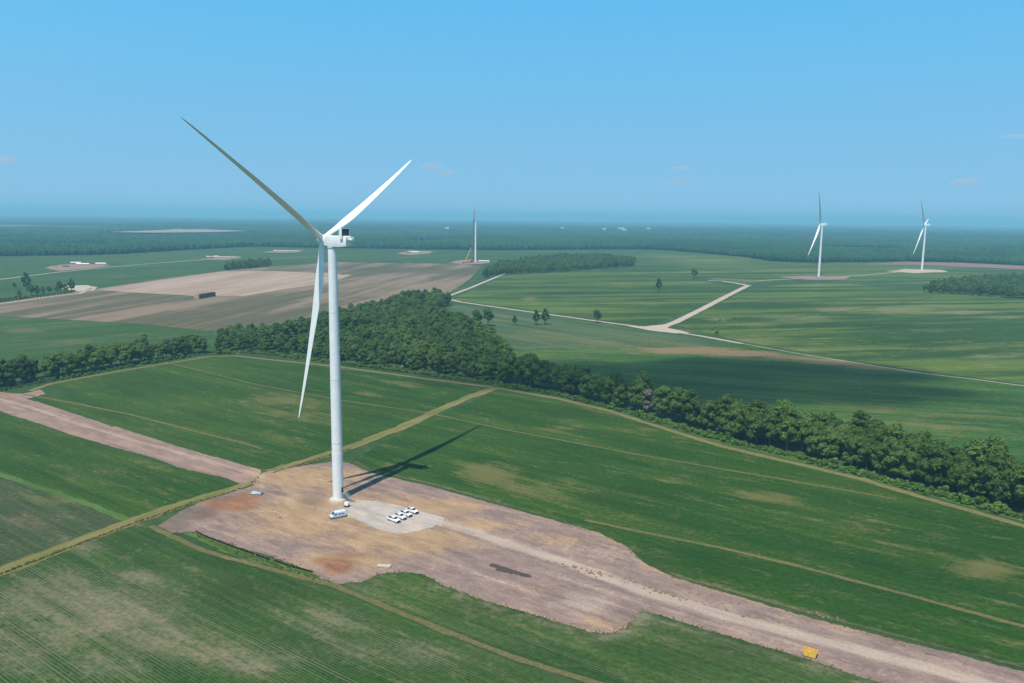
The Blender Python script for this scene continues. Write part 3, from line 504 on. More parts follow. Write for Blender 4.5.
for nm, pts in (('left-hand distant turbine', [(537, 1600.8), (589.5, 1635.6), (692.9, 1637.5), (649.9, 1553.3), (571.1, 1529.9)]), ('right-hand distant turbine', [(855.7, 1819.6), (940.2, 1913.7), (1011.6, 1890), (982.1, 1817.2), (889.6, 1764)]),
                ('unfinished tower and its crane', [(-148.7, 1950.8), (-136.7, 2063.7), (-70.3, 2086.5), (-52.6, 2012.3), (-69.6, 1924.6), (-111.8, 1904.7)]), ('leftmost stock of tower sections', [(-955, 1623.4), (-976.6, 1719.7), (-953, 1798), (-865.6, 1722.1), (-861.4, 1623.6), (-875.4, 1546.8)]),
                ('second stock of tower sections', [(-775.9, 1980.1), (-792.1, 2124.4), (-743.8, 2161.9), (-701.1, 2067.2), (-717.4, 1969.3)]), ('third stock of turbine parts', [(-745.1, 2383.6), (-741.7, 2546.9), (-664.2, 2567.3), (-638, 2430.1), (-685.4, 2352.6)]), ('fourth stock behind the nacelle', [(-345.3, 2402), (-327.3, 2542.9), (-259.2, 2560.1), (-251.5, 2424.5), (-293.1, 2321)]), ('row of far trees', [(-626.8, 1144.3), (-619.3, 1168.5), (-635.1, 1216.2), (-671.4, 1247), (-703.3, 1234), (-677.8, 1194)])):
    sheet('gravel_pad', pts, .3, S_white if 'row' in nm or 'right-hand' in nm else S_road, 12, jit=2.5, label='pale pad around the ' + nm)

sheet('white_road', [(122.1, 846.5), (142.2, 844.2), (165.8, 862.1), (184.3, 888.6), (173.9, 858.7), (164.9, 834.5), (180.5, 799.3), (165.3, 794.7), (142.4, 814.2)], .16, S_white, 8, jit=.6, label='white gravel junction where two roads meet')

# ------------------------------------------------------------------ wind turbines
WHITE = mat_plain('white_turbine_paint', (.74, .75, .75), .38, .5, .03, scale=.25)
GREYW = mat_plain('light_grey_steel', (.55, .56, .57), .45, .5, .05)
DARK = mat_plain('dark_grid', (.05, .055, .06), .6, .4, .2)
CONC = mat_plain('pale_concrete', (.46, .42, .35), .9, .2, .12)
BLACK = mat_plain('black_rubber', (.02, .02, .02), .8, .3, .2)
GLASS = mat_plain('tinted_glass', (.02, .025, .03), .08, .8, .1)
WPAINT = mat_plain('white_vehicle_paint', (.80, .80, .79), .25, .6, .02)
YELLOW = mat_plain('yellow_machine_paint', (.68, .42, .08), .5, .4, .12)
RED = mat_plain('red_machine_paint', (.42, .07, .06), .5, .4, .1)
STEEL = mat_plain('galvanised_steel', (.42, .43, .44), .45, .5, .1, .6)
TIMBER = mat_plain('weathered_timber', (.40, .34, .26), .9, .2, .2)

BL, CONE, PREB, TILT, OVER, HUBZ = 74., R(3.4), 2.1, R(5.15), 4.4, 105.

def blade_mesh(pitch):
    """span along +Z, upwind along +X; airfoil sections twist and taper, the tip bends upwind"""
    st = [(0, 2.5, 1, 0), (.03, 2.5, 1, 0), (.07, 2.7, .85, .1), (.12, 3.4, .52, .35), (.18, 4.05, .36, .5), (.24, 4.2, .29, .6), (.32, 3.85, .25, .7), (.42, 3.3, .22, .8),
          (.54, 2.7, .2, .88), (.66, 2.15, .18, .94), (.78, 1.68, .17, .97), (.88, 1.25, .16, 1), (.95, .85, .15, 1), (.985, .5, .15, 1), (1., .12, .15, 1)]
    n = 20; vs = []; fs = []
    for s, c, tk, af in st:
        tw = pitch + R(14)*(1-min(1, s/.8))**1.5
        cx, tx = (math.sin(tw), math.cos(tw)), (math.cos(tw), -math.sin(tw))       # (x, y) of chord and thickness directions
        for i in range(n):
            t = 2*math.pi*i/n
            u = math.cos(t)*.5; w = math.sin(t)*.5*tk
            if af > 0:                                                             # thin out towards the trailing edge
                w *= 1-af*(.5-u)*.75; u = u-.2*af
            vs.append((PREB*s*s + c*(u*cx[0]+w*tx[0]), c*(u*cx[1]+w*tx[1]), s*BL))
    for j in range(len(st)-1):
        for i in range(n): fs.append((j*n+i, j*n+(i+1) % n, (j+1)*n+(i+1) % n, (j+1)*n+i))
    fs += [tuple(range(n-1, -1, -1)), tuple(range((len(st)-1)*n, len(st)*n))]
    b = MB(); b.add(vs, fs); return b

def rotor_matrices(phi):
    ax = Vector((math.cos(TILT), 0, math.sin(TILT))); side = Vector((0, 1, 0)); up = ax.cross(side)
    hub = Vector((0, 0, HUBZ)) + ax*OVER; out = []
    for k in range(3):
        a = phi + k*2*math.pi/3; d = up*math.cos(a) + side*math.sin(a)
        z = d*math.cos(CONE) + ax*math.sin(CONE); x = ax*math.cos(CONE) - d*math.sin(CONE); y = z.cross(x)
        M = Matrix.Identity(4)
        for i, v in enumerate((x, y, z)): M.col[i][:3] = v
        M.col[3][:3] = hub + z*.2
        out.append(M)
    return hub, ax, out

def make_turbine(loc, psi, phi, label):
    t = thing('wind_turbine', label, 'wind turbine', (*loc, gz(*loc)+.05), psi, 'white wind turbines')
    MB().lathe([(2.2, .3), (2.2, 20), (2.15, 20.05), (2.08, 45), (1.95, 70), (1.78, 90), (1.68, 102.9)], 40).build('tower', WHITE, t, True)
    for z, r in ((24., 2.19), (50., 2.075), (77., 1.92)):
        MB().lathe([(r-.05, z-.08), (r+.025, z-.08), (r+.025, z+.08), (r-.05, z+.08)], 40).build('flange', GREYW, t, True)
    MB().lathe([(3.6, 0), (3.5, .3), (2.5, .45), (2.3, .5)], 32).build('plinth', CONC, t)
    # nacelle: rounded box with roof hatch line and a lower belly
    nb = MB(); prof = [(-8.1, 103.1), (-4.6, 102.75), (-1.8, 102.75), (2.2, 103.05), (2.9, 103.6), (2.9, 106.4), (2.3, 107.1), (-8.0, 107.0), (-8.3, 106.6)]
    nb.prism(prof, -1.7, 1.7)
    nac = nb.build('nacelle', WHITE, t, True, .22)
    MB().lathe([(1.72, 102.3), (1.95, 102.35), (1.95, 102.9)], 32).build('yaw_ring', GREYW, t, True)
    c = MB().box((-6.45, 0, 108.4), (.35, 4.4, 2.7)).build('cooler', DARK, t)
    fr = MB()
    for y in (-2.28, 2.28): fr.box((-6.1, y, 107.9), (1.3, .16, 4.0))
    fr.box((-6.3, 0, 109.82), (.8, 4.36, .14)); fr.box((-6.3, 0, 107.06), (.8, 4.36, .1)); fr.box((-6.2, 0, 108.4), (.06, 4.36, 2.6))
    fr.build('cooler_frame', WHITE, c)
    MB().box((-9.5, 0, 105.9), (2.3, 1.6, .8)).box((-9.5, 0, 106.6), (2.4, .12, .12)).box((-10.6, 0, 106.4), (.12, .12, .4)).box((-8.5, 0, 106.4), (.12, .12, .4)).build('hoist_platform', WHITE, t)
    MB().tube((-4.6, 1.4, 107), (-4.6, 1.4, 109.0), .07, n=6).tube((-4.6, 1.0, 108.6), (-4.6, 1.8, 108.6), .05, n=6).build('wind_mast', GREYW, t)
    hub, ax, Ms = rotor_matrices(phi)
    hb = MB(); hb.lathe([(1.2, -1.9), (1.75, -1.7), (1.95, -.9), (1.95, .6), (1.75, 1.5), (1.3, 2.2), (.6, 2.7), (.05, 2.85)], 28, axis='X')
    h = hb.build('hub', WHITE, t, True); h.matrix_local = Matrix.Translation(hub) @ Matrix.Rotation(-TILT, 4, 'Y')
    for i, M in enumerate(Ms):
        b = bpy.data.objects.new('blade', BLADE); COL.objects.link(b); b.parent = t; b.matrix_local = M
    # entrance: door and stair on the side of the tower that faces away from the wind
    a = R(-28) - psi; e = Vector((math.cos(a), math.sin(a), 0)); s = Vector((-e.y, e.x, 0))
    p = e*2.2
    MB().box((p.x, p.y, 4.2), (.16, 1.0, 2.2), a).build('door', DARK, t)
    sb = MB()
    sb.box((*(e*3.1).xy, 3.0), (1.6, 1.4, .1), a)
    for k in range(10):
        q = e*(4.0+k*.34) + s*0; sb.box((q.x, q.y, 2.85-k*.28), (.3, 1.2, .05), a)
    for sg in (-.65, .65):
        q0 = e*3.9+s*sg; q1 = e*7.3+s*sg
        sb.tube((q0.x, q0.y, 3.0), (q1.x, q1.y, .1), .1, n=6); sb.tube((q0.x, q0.y, 4.0), (q1.x, q1.y, 1.1), .06, n=6)
        for k in range(4):
            w = q0.lerp(q1, k/3); zz = 3.0-2.9*k/3; sb.tube((w.x, w.y, zz), (w.x, w.y, zz+1), .05, n=5)
        for dd in (2.4, 3.85):
            q = e*dd+s*sg; sb.tube((q.x, q.y, .3), (q.x, q.y, 4.0), .06, n=5)
    sb.build('stairs', STEEL, t)
    return t

BLADE_PITCH = R(78)
bo = blade_mesh(BLADE_PITCH).build('blade', WHITE, None, True)
BLADE = bo.data; bpy.data.objects.remove(bo)
TB = (-70.5, 312.2)
make_turbine(TB, R(152.5), R(57.8), 'tall white wind turbine standing on the bare soil pad in the foreground')
make_turbine((624.7, 1627.3), R(149), R(28), 'small distant white turbine, left one of the far pair on the right')
make_turbine((964.4, 1882.1), R(142), R(41), 'small distant white turbine, right one of the far pair near the reddish strip')

# unfinished tower with its cranes
ux, uy = (-93.8, 2004.2)
t = thing('turbine_tower', 'bare white turbine tower without rotor beside a tall red crane', 'tower', (ux, uy, gz(ux, uy)+.3))
for i, (z0, z1, r0, r1) in enumerate(((0, 26, 2.3, 2.2), (26, 52, 2.2, 2.08), (52, 78, 2.08, 1.9), (78, 100, 1.9, 1.7))):
    MB().lathe([(r0, z0+.02), (r1, z1-.02)], 24).build('tower_section', WHITE, t, True)
MB().lathe([(3.6, -.25), (3.4, .02)], 24).build('plinth', CONC, t)

def lattice(p0, p1, w0, w1, nseg, r=.16, mb=None):
    mb = mb or MB(); p0, p1 = Vector(p0), Vector(p1); d = (p1-p0).normalized()
    a = d.cross(Vector((0, 1, 0))).normalized(); b = d.cross(a)
    ring = lambda i: [p0.lerp(p1, i/nseg) + (a*sx+b*sy)*((w0+(w1-w0)*i/nseg)/2) for sx, sy in ((-1, -1), (1, -1), (1, 1), (-1, 1))]
    for i in range(nseg):
        q, s = ring(i), ring(i+1)
        for k in range(4):
            mb.tube(q[k], s[k], r, n=4, caps=False); mb.tube(q[k], s[(k+1) % 4], r*.7, n=4, caps=False); mb.tube(s[k], s[(k+1) % 4], r*.6, n=4, caps=False)
    return mb

def crawler_crane(loc, rz, boomh, lean, jib, paint, label, name='crawler_crane', w=2.6, boom_paint=None):
    c = thing(name, label, 'crane', (*loc, gz(*loc)+.35), rz)
    for s in (-3.4, 3.4):
        tr = MB(); tr.prism([(-5.2, .5), (-4.6, 0), (4.6, 0), (5.2, .5), (5.2, 1.1), (4.6, 1.6), (-4.6, 1.6), (-5.2, 1.1)], s-.75, s+.75)
        tr.build('crawler_track', BLACK, c, False, .1)
    MB().box((0, 0, 1.5), (5, 6, 1.0)).lathe([(2, 2.0), (2, 2.4)], 20).build('carbody', paint, c)
    MB().box((-1.5, 0, 3.7), (9, 3.2, 2.6)).build('machinery_house', paint, c, False, .12)
    MB().box((-6.4, 0, 3.6), (2.4, 6.4, 2.8)).build('counterweight', GREYW, c, False, .1)
    cb = MB().box((3.2, 2.3, 3.9), (2.2, 1.5, 2.4), top=(.8, 1)).build('cab', paint, c); MB().box((3.75, 2.3, 4.3), (1.3, 1.54, 1.2)).build('window', GLASS, cb)
    top = Vector((2.2 + lean, 0, boomh))
    lattice((2.2, 0, 3), top, w, w*.8, max(8, int(boomh/3)), .3).build('boom', boom_paint or paint, c)
    if jib:
        tip = top + Vector((jib*.06, 0, jib)); lattice(top, tip, 2.2, 1.4, max(5, int(jib/2.5)), .26).build('jib', paint, c)
        MB().tube(top+Vector((-.6, 0, 0)), top+Vector((-6, 0, 8)), .18, n=5).tube(top+Vector((-6, 0, 8)), tip, .06, n=4).tube(top+Vector((-6, 0, 8)), (-5, 0, 5), .07, n=4).build('mast_strut', STEEL, c)
    MB().tube((-5, 0, 5), top, .08, n=4).tube(top+Vector((1, 0, 0)), (2.2+lean+1, 0, 12), .06, n=4).box((2.2+lean+1, 0, 11), (.8, .5, 2)).build('rigging', STEEL, c)
    return c
crawler_crane((-102.2, 2011.4), R(10), 106, 1.5, 24, RED, 'tall lattice crane with a red tip standing beside the unfinished tower', boom_paint=mat_plain('slate_blue_steel', (.13, .13, .19), .5, .4, .1), w=4.2)
crawler_crane((-119, 1964.9), R(25), 36, 15, 0, YELLOW, 'small yellow crane with slanted boom left of the tall red crane', w=1.6)

def lying_section(px, L, rz, label, r=1.7, grp='tower sections lying on the far pads'):
    x, y = px
    t = thing('tower_section', label, 'tower section', (x, y, gz(x, y)+.35), rz, grp)
    MB().lathe([(r, -L/2), (r*.94, L/2)], 20, axis='X', c=(0, 0, r+.5)).build('shell', WHITE, t, True)
    for s in (-L*.42, L*.42): MB().box((s, 0, .35), (.8, r*2.1, .7)).build('cradle', TIMBER, t)
def lying_blade(px, rz, label):
    x, y = px
    t = thing('rotor_component', label, 'turbine blade', (x, y, gz(x, y)+.35), rz, 'turbine blades lying on the far pads')
    b = bpy.data.objects.new('blade_shell', BLADE); COL.objects.link(b); b.parent = t
    b.rotation_euler = Matrix(((0, 0, 1), (1, 0, 0), (0, 1, 0))).to_euler(); b.location = (-BL/2, 0, 2.4)
    for s in (-26, 8): MB().box((s, 0, .6), (1.2, 3.4, 1.2)).build('cradle', TIMBER, t)
    return t
lying_section((-931.4, 1727.9), 27, R(8), 'longest white tower section lying on the leftmost far pad')
lying_section((-966.7, 1765.1), 22, R(4), 'shorter white tower section on the leftmost far pad, behind the longest one')
lying_section((-902.4, 1747.6), 24, R(-3), 'white tower section at the right end of the leftmost far pad')
lying_blade((-758.3, 2075), R(6), 'white turbine blade lying on the second far pad from the left')
lying_section((-777.2, 2091.2), 14, R(60), 'white tower section lying crosswise on the second far pad')
lying_blade((-699, 2463.2), R(3), 'white turbine blade lying on the third far pad left of the nacelle')
lying_section((-301.2, 2458.8), 22, R(10), 'white tower section on the far pad behind the nacelle')
lying_blade((-290.9, 2502.4), R(2), 'white turbine blade lying on the far pad behind the nacelle')
lying_section((-72.6, 2008.4), 26, R(4), 'white tower section lying right of the unfinished tower')

def container(px, rz, mat, label, d=(12, 2.5, 2.7)):
    x, y = px
    t = thing('shipping_container', label, 'container', (x, y, gz(x, y)+.32), rz, 'containers on the far pads')
    b = MB().box((0, 0, d[2]/2), d)
    for k in range(int(d[0]/.6)): b.box((-d[0]/2+.4+k*.6, 0, d[2]/2), (.25, d[1]+.1, d[2]*.86))
    b.build('body', mat, t)
    for s in (-.6, .6): MB().box((d[0]/2+.04, s, d[2]/2), (.06, 1.1, d[2]*.9)).build('door', mat, t)
container((-925.4, 1758), R(20), mat_plain('container_blue', (.06, .12, .22), .5, .4, .1), 'dark blue container between the sections of the leftmost far pad')
container((-930.4, 1659.8), R(10), bpy.data.materials['container_blue'], 'dark blue container at the front of the leftmost far pad')
container((-776.5, 2061.1), R(70), RED, 'red container on the second far pad')
container((-322, 2453.7), R(10), RED, 'red container on the far pad behind the nacelle')
container((-105.2, 1959.1), R(15), RED, 'red container at the foot of the tall crane')
# ------------------------------------------------------------------ vehicles and site objects
def wheels(t, xs, half, r, w=.28):
    for x in xs:
        for s in (-1, 1):
            tb = MB().lathe([(r*.6, -w/2), (r*.95, -w/2), (r, -w*.3), (r, w*.3), (r*.95, w/2), (r*.6, w/2)], 18, axis='Y', c=(x, s*half, r))
            tyre = tb.build('wheel', BLACK, t, True)
            MB().lathe([(r*.58, -.03), (r*.58, .03)], 12, axis='Y', c=(x, s*(half+w*.45), r)).build('rim', STEEL, tyre)

def make_pickup(loc, rz, label):
    """crew-cab pickup, nose to +X"""
    t = thing('pickup_truck', label, 'pickup truck', (*loc, .1), rz, 'white pickup trucks parked on the gravel')
    b = MB()
    b.prism([(-2.9, .55), (2.55, .5), (2.9, .62), (2.95, .95), (2.85, 1.12), (1.45, 1.28), (1.35, 1.3), (-.55, 1.3), (-.55, 1.02), (-2.9, 1.02)], -.98, .98)
    for s in (-.93, .93): b.box((-1.75, s, 1.16), (2.3, .12, .3))
    b.box((-2.87, 0, 1.16), (.1, 1.98, .3))
    b.build('body', WPAINT, t, False, .05)
    MB().prism([(-.55, 1.29), (1.4, 1.29), (.62, 1.9), (.3, 1.96), (-.3, 1.95), (-.5, 1.85)], -.82, .82).build('cab_roof', WPAINT, t, True, .06)
    MB().box((-1.72, 0, 1.06), (2.25, 1.72, .05)).build('bed_liner', BLACK, t)
    MB().prism([(.72, 1.87), (1.36, 1.34), (1.42, 1.34), (.78, 1.9)], -.74, .74).build('windshield', GLASS, t)
    for s in (-1, 1):
        MB().prism([(-.4, 1.36), (1.12, 1.36), (.55, 1.82), (-.36, 1.82)], s*.83-.012, s*.83+.012).build('side_window', GLASS, t)
        MB().box((2.86, s*.74, .98), (.12, .34, .2)).build('headlight', STEEL, t)
    MB().prism([(-.56, 1.36), (-.52, 1.36), (-.48, 1.82), (-.53, 1.82)], -.7, .7).build('rear_window', GLASS, t)
    MB().box((2.92, 0, .9), (.1, 1.1, .3)).build('grille', BLACK, t)
    MB().box((2.98, 0, .56), (.18, 1.9, .26)).build('front_bumper', DARK, t); MB().box((-2.98, 0, .6), (.16, 1.8, .2)).build('rear_bumper', DARK, t)
    wheels(t, (-1.75, 1.85), .86, .4)
    return t
a, b = Vector((-46.7, 290.6)), Vector((-42.1, 286.6))
head = math.atan2(b.y-a.y, b.x-a.x)
names = ('nearest white pickup truck at the lower left end of the parked row', 'second white pickup truck from the lower left end of the row', 'third white pickup truck from the lower left end of the row', 'farthest white pickup truck at the upper right end of the parked row')
for p, l in zip(((-44.3, 288.7), (-42.4, 291.8), (-40.6, 294.7), (-38.5, 298)), names): make_pickup(p, head, l)

def make_van(loc, rz, label):
    t = thing('cargo_van', label, 'van', (*loc, .1), rz)
    b = MB(); b.prism([(-3, .5), (2.7, .45), (3.05, .6), (3.05, 1.0), (2.9, 1.25), (2.15, 1.5), (1.35, 2.45), (1.0, 2.62), (-2.85, 2.66), (-3, 2.5)], -1, 1)
    b.build('body', mat_plain('pale_blue_white_paint', (.56, .67, .74), .3, .5, .03), t, True, .1)
    MB().prism([(1.4, 2.42), (2.14, 1.52), (2.2, 1.55), (1.46, 2.45)], -.85, .85).build('windshield', GLASS, t)
    blue = mat_plain('blue_stripe', (.10, .22, .42), .35, .5, .1)
    for s in (-1, 1):
        MB().prism([(.75, 1.5), (1.9, 1.5), (1.3, 2.2), (.75, 2.2)], s*1.005-.01, s*1.005+.01).build('side_window', GLASS, t)
        MB().box((-1.0, s*1.006, 1.75), (2.6, .02, .5)).build('stripe', blue, t)
        MB().box((3.0, s*.75, .95), (.16, .35, .22)).build('headlight', STEEL, t)
    MB().box((3.05, 0, .55), (.16, 1.9, .28)).build('bumper', DARK, t)
    wheels(t, (-1.95, 1.95), .9, .38)
a, b = Vector((-64, 293.1)), Vector((-68.4, 290.4))
make_van(tuple((a+b)/2), math.atan2(b.y-a.y, b.x-a.x), 'white cargo van with a blue side stripe parked in front of the turbine base')

ux, uy = (-65.1, 303.2)
t = thing('transformer_box', 'small white transformer box on a dark skid beside the turbine stairs', 'transformer', (ux, uy, .1), R(-25))
MB().box((0, 0, .35), (1.9, 1.5, .7)).build('skid', DARK, t)
MB().box((0, 0, 1.3), (1.7, 1.3, 1.2), top=(.92, .9)).build('cabinet', WPAINT, t, False, .06)
MB().box((.84, -.2, 1.3), (.06, .6, .8)).build('door', GREYW, t)

# yellow steel bin on the road edge
ux, uy = (80.6, 197.2)
t = thing('steel_bin', 'open yellow steel bin standing at the lower edge of the access road', 'bin', (ux, uy, .12), R(-33))
bt = MB(); t.scale = (1, 1, 1.35)
for s in (-1, 1):
    bt.prism([(-1.5, .18), (1.5, .18), (1.85, 1.35), (-1.85, 1.35)], s*.95-.05, s*.95+.05)
    for k in (-1.1, -.35, .4, 1.1): bt.box((k, s*1.04, .75), (.1, .1, 1.05))
bt.build('side_wall', YELLOW, t)
MB().prism([(-1.85, 1.35), (-1.5, .18), (-1.42, .18), (-1.77, 1.35)], -.9, .9).prism([(1.5, .18), (1.85, 1.35), (1.77, 1.35), (1.42, .18)], -.9, .9).build('end_wall', YELLOW, t)
MB().box((0, 0, .16), (3.0, 1.84, .08)).build('floor_plate', YELLOW, t)
MB().box((-1.0, 0, .06), (.25, 1.9, .12)).box((1.0, 0, .06), (.25, 1.9, .12)).build('skid_rail', STEEL, t)
ff = MB()
for k in range(9): ff.box((rnd.uniform(-1.1, 1.1), rnd.uniform(-.6, .6), .35+rnd.uniform(0, .35)), (rnd.uniform(.4, 1.3), .25, .2), rnd.uniform(0, 3))
ff.build('scrap_timber', YELLOW, t)

# stacked crane mats
ux, uy = (-41.5, 248.6)
t = thing('timber_mat_stack', 'low stack of pale timber mats at the lower edge of the pad', 'timber stack', (ux, uy, .15), R(-4))
for k in range(2):
    for j in range(4):
        MB().box((0, -.6+j*.4, .17+k*.32), (4.4 + .1*((j*7+k*3) % 3), .37, .28)).build('timber_beam', CONC if k else TIMBER, t, False, .02)
ux, uy = (113.3, 198.2)
t = thing('timber_beam', 'single dark brown timber beam lying on the road verge near the right edge', 'timber beam', (ux, uy, .12), R(-24))
MB().box((0, 0, .16), (2.7, .45, .3)).build('beam', mat_plain('brown_timber', (.12, .085, .065), .9, .2, .2), t, False, .03)
# grey-blue sheeting bundle at the lane corner
ux, uy = (-105.2, 316.4)
t = thing('pipe_bundle', 'bundle of blue grey pipes half under a grey sheet at the lane end', 'pipes', (ux, uy, .2), R(-12))
PIPE = mat_plain('blue_grey_plastic', (.42, .52, .58), .4, .5, .1)
for k, (yy, zz) in enumerate(((-.7, .28), (-.15, .28), (.4, .28), (-.42, .74), (.12, .74))):
    MB().tube((-2.4+.1*k, yy, zz), (1.7+.15*(k % 3), yy, zz), .26, n=12).build('pipe', PIPE, t, True)
sh = MB(); g = 9
vv = [(0.2+i*.28, -1.0+j*.26, max(.03, 1.05-.9*abs(-1.0+j*.26+.1)**1.6+.08*rnd.random())) for i in range(g) for j in range(g)]
sh.add(vv, [(i*g+j, (i+1)*g+j, (i+1)*g+j+1, i*g+j+1) for i in range(g-1) for j in range(g-1)])
sh.build('sheet_cover', mat_plain('grey_sheet', (.20, .22, .25), .6, .3, .15), t, True)

# hay bale stack in the tan field
(hx, hy), (hx2, hy2) = (-423, 1065.7), (-414.7, 1107.1)
hl = math.hypot(hx2-hx, hy2-hy); ha = math.atan2(hy2-hy, hx2-hx)
t = thing('bale_stack', 'long stack of straw bales with dark brown side in the tan field', 'bale stack', (hx, hy, gz(hx, hy)+.3), ha)
STRAW = mat_plain('straw', (.45, .31, .13), .95, .1, .2); DARK_STRAW = mat_plain('dark_straw', (.15, .11, .085), .95, .1, .25)  # tan straw for the end row, darker brown for all other bales
bmesh_cache = {}
for mt in (STRAW, DARK_STRAW):
    o = MB().box((0, 0, 0), (2.34, 2.36, 1.18)).build('bale', mt, t, False, .08); bmesh_cache[mt.name] = o.data; bpy.data.objects.remove(o)
for i in range(int(hl/2.4)):
    for j in range(3):
        for k in range(5):
            face = STRAW if (i == 0) else DARK_STRAW
            o = bpy.data.objects.new('bale', bmesh_cache[face.name]); COL.objects.link(o); o.parent = t
            o.location = (1.2+i*2.4+rnd.uniform(-.05, .05), j*2.4+rnd.uniform(-.08, .08), .6+k*1.2)

# black silt fence along the pad
FAB = mat_plain('black_fabric', (.015, .015, .017), .85, .2, .2)
sf = thing('silt_fence', 'low black fabric silt fence along the lower left edge of the pad', 'silt fence', (0, 0, 0))
for seg in ([(-114.8, 276.4), (-109.8, 272), (-99.8, 265.2), (-87.4, 257.2)], [(-86.4, 256.4), (-80.6, 253)], [(-79, 252.2), (-72.5, 248.1), (-63.9, 243.9)]):
    c = densify(seg, False, 2.2)
    for i, (p, q) in enumerate(zip(c[:-1], c[1:])):
        d = (q-p); L = d.length; h = .62+.08*n2(p.x, p.y, .5)
        MB().box((p.x+d.x/2, p.y+d.y/2, h/2+.1), (L*.99, .05, h), math.atan2(d.y, d.x)).build('fabric_panel', FAB, sf)
        MB().box((p.x, p.y, .6), (.06, .06, .95)).build('stake', TIMBER, sf)

# clods and low berms of soil along the access road
cl = MB(); ico = bmesh.new(); bmesh.ops.create_icosphere(ico, subdivisions=1, radius=1)
IV = [v.co.copy() for v in ico.verts]; IF = [tuple(v.index for v in f.verts) for f in ico.faces]; ico.free()
def clod(mb, x, y, z, r, fl=.6):
    ph = rnd.random()*9
    mb.add([(x+v.x*r*(1+.35*noise.noise(v*1.7+Vector((ph, 0, 0)))), y+v.y*r*(1+.35*noise.noise(v*1.7+Vector((0, ph, 0)))), z+v.z*r*fl) for v in IV], IF)
for seg, cnt, sp in (([(12, 253.4), (23.3, 248.3), (32.7, 243.4)], 46, 1.4), ([(37.2, 240.6), (47.1, 233.3), (53.9, 228.9)], 40, 1.1), ([(58.3, 227.7), (68.4, 220.5), (81.3, 214.9)], 60, .9), ([(87, 222.7), (98.6, 214.7)], 20, .7), ([(43.3, 248.8), (48.6, 241.6), (59.3, 232.3), (75, 222.5), (91.9, 212.3), (107, 202), (127.3, 190.3)], 60, .6),
                     ([(18.3, 276.5), (31.5, 262.8), (37, 251.7)], 50, 2.5), ([(-66.3, 263.5), (-47.8, 257.4)], 12, 1.6), ([(-104.1, 304.3), (-80.1, 289.1), (-72.3, 305.2)], 20, 4), ([(-120.7, 285.9), (-109, 274.7)], 20, 1.5), ([(-79.7, 256.6), (-74, 253.5)], 6, .6)):
    c = densify(seg, False, .5)
    for k in range(cnt):
        p = rnd.choice(c); r = rnd.uniform(.15, .5) if rnd.random() < .85 else rnd.uniform(.5, .8)
        clod(cl, p.x+rnd.gauss(0, sp), p.y+rnd.gauss(0, sp), .12, r)
tag(cl.build('soil_clods', mat_soil('clod_soil', (.25, .175, .12), (.18, .125, .09))), 'soil clods and low berms beside the access road', kind='stuff')

# ------------------------------------------------------------------ trees
LEAF = [mat_leaf('oak_leaves', (.066, .134, .026), (.128, .205, .042)), mat_leaf('dark_leaves', (.06, .124, .028), (.112, .185, .042)), mat_leaf('light_leaves', (.09, .168, .032), (.145, .23, .05))]
CORE = mat_leaf('inner_shade_leaves', (.036, .078, .022), (.055, .105, .03), 0)  # darker leaf colour stands in for the shade inside the crowns
BARK = mat_plain('bark', (.13, .105, .085), .95, .1, .3); PALEBARK = mat_plain('pale_bark', (.48, .45, .41), .9, .1, .15)
DEADLEAF = mat_leaf('dry_grey_twigs', (.21, .22, .17), (.29, .29, .23))
SHRUB = mat_leaf('shrub_leaves', (.085, .18, .03), (.135, .235, .048), .3)

def crown_mesh(name, seed, H, Wd, base, nl, leaves, size, mats, core=True, lob=(.26, .40), open_=0.):
    r = np.random.default_rng(seed); V = []; Fc = []; MI = []
    lobes = []
    for k in range(nl):
        a = r.uniform(0, 6.283) if k else 0; h = r.uniform(0, 1)**.8
        prof = math.sin(math.pi*min(1, .18+h*.78))**.7
        rad = (r.uniform(.35, .8)*prof if k else 0)*Wd/2
        rr = r.uniform(*lob)*Wd/2*1.15
        lobes.append((np.array([rad*math.cos(a), rad*math.sin(a), base+rr*.6+h*(H-base-1.5*rr)]), rr))
    per = leaves//nl
    for c, rr in lobes:
        d = r.normal(size=(per, 3)); d[:, 2] = d[:, 2]*.85+.15; d /= np.linalg.norm(d, axis=1)[:, None]
        P = c + d*rr*r.uniform(.72, 1.08, (per, 1))*[1, 1, .82]
        for p, n in zip(P, d):
            nn = n*.9+np.array([0, 0, .25])+r.normal(size=3)*.38; nn /= np.linalg.norm(nn); a = np.cross(nn, r.normal(size=3)); a /= np.linalg.norm(a); b = np.cross(nn, a)
            s = size*r.uniform(.6, 1.35); k = len(V)
            V += [p-a*s-b*s*.6, p+a*s*.7-b*s*.8, p+a*s+b*s*.5, p-a*s*.6+b*s]; Fc.append((k, k+1, k+2, k+3)); MI.append(0)
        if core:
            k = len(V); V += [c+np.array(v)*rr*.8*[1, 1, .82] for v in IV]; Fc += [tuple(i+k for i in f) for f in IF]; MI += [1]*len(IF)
    me = bpy.data.meshes.new(name); me.from_pydata([tuple(v) for v in V], [], Fc); me.update()
    for x in mats: me.materials.append(x)
    me.polygons.foreach_set('material_index', MI)
    return me

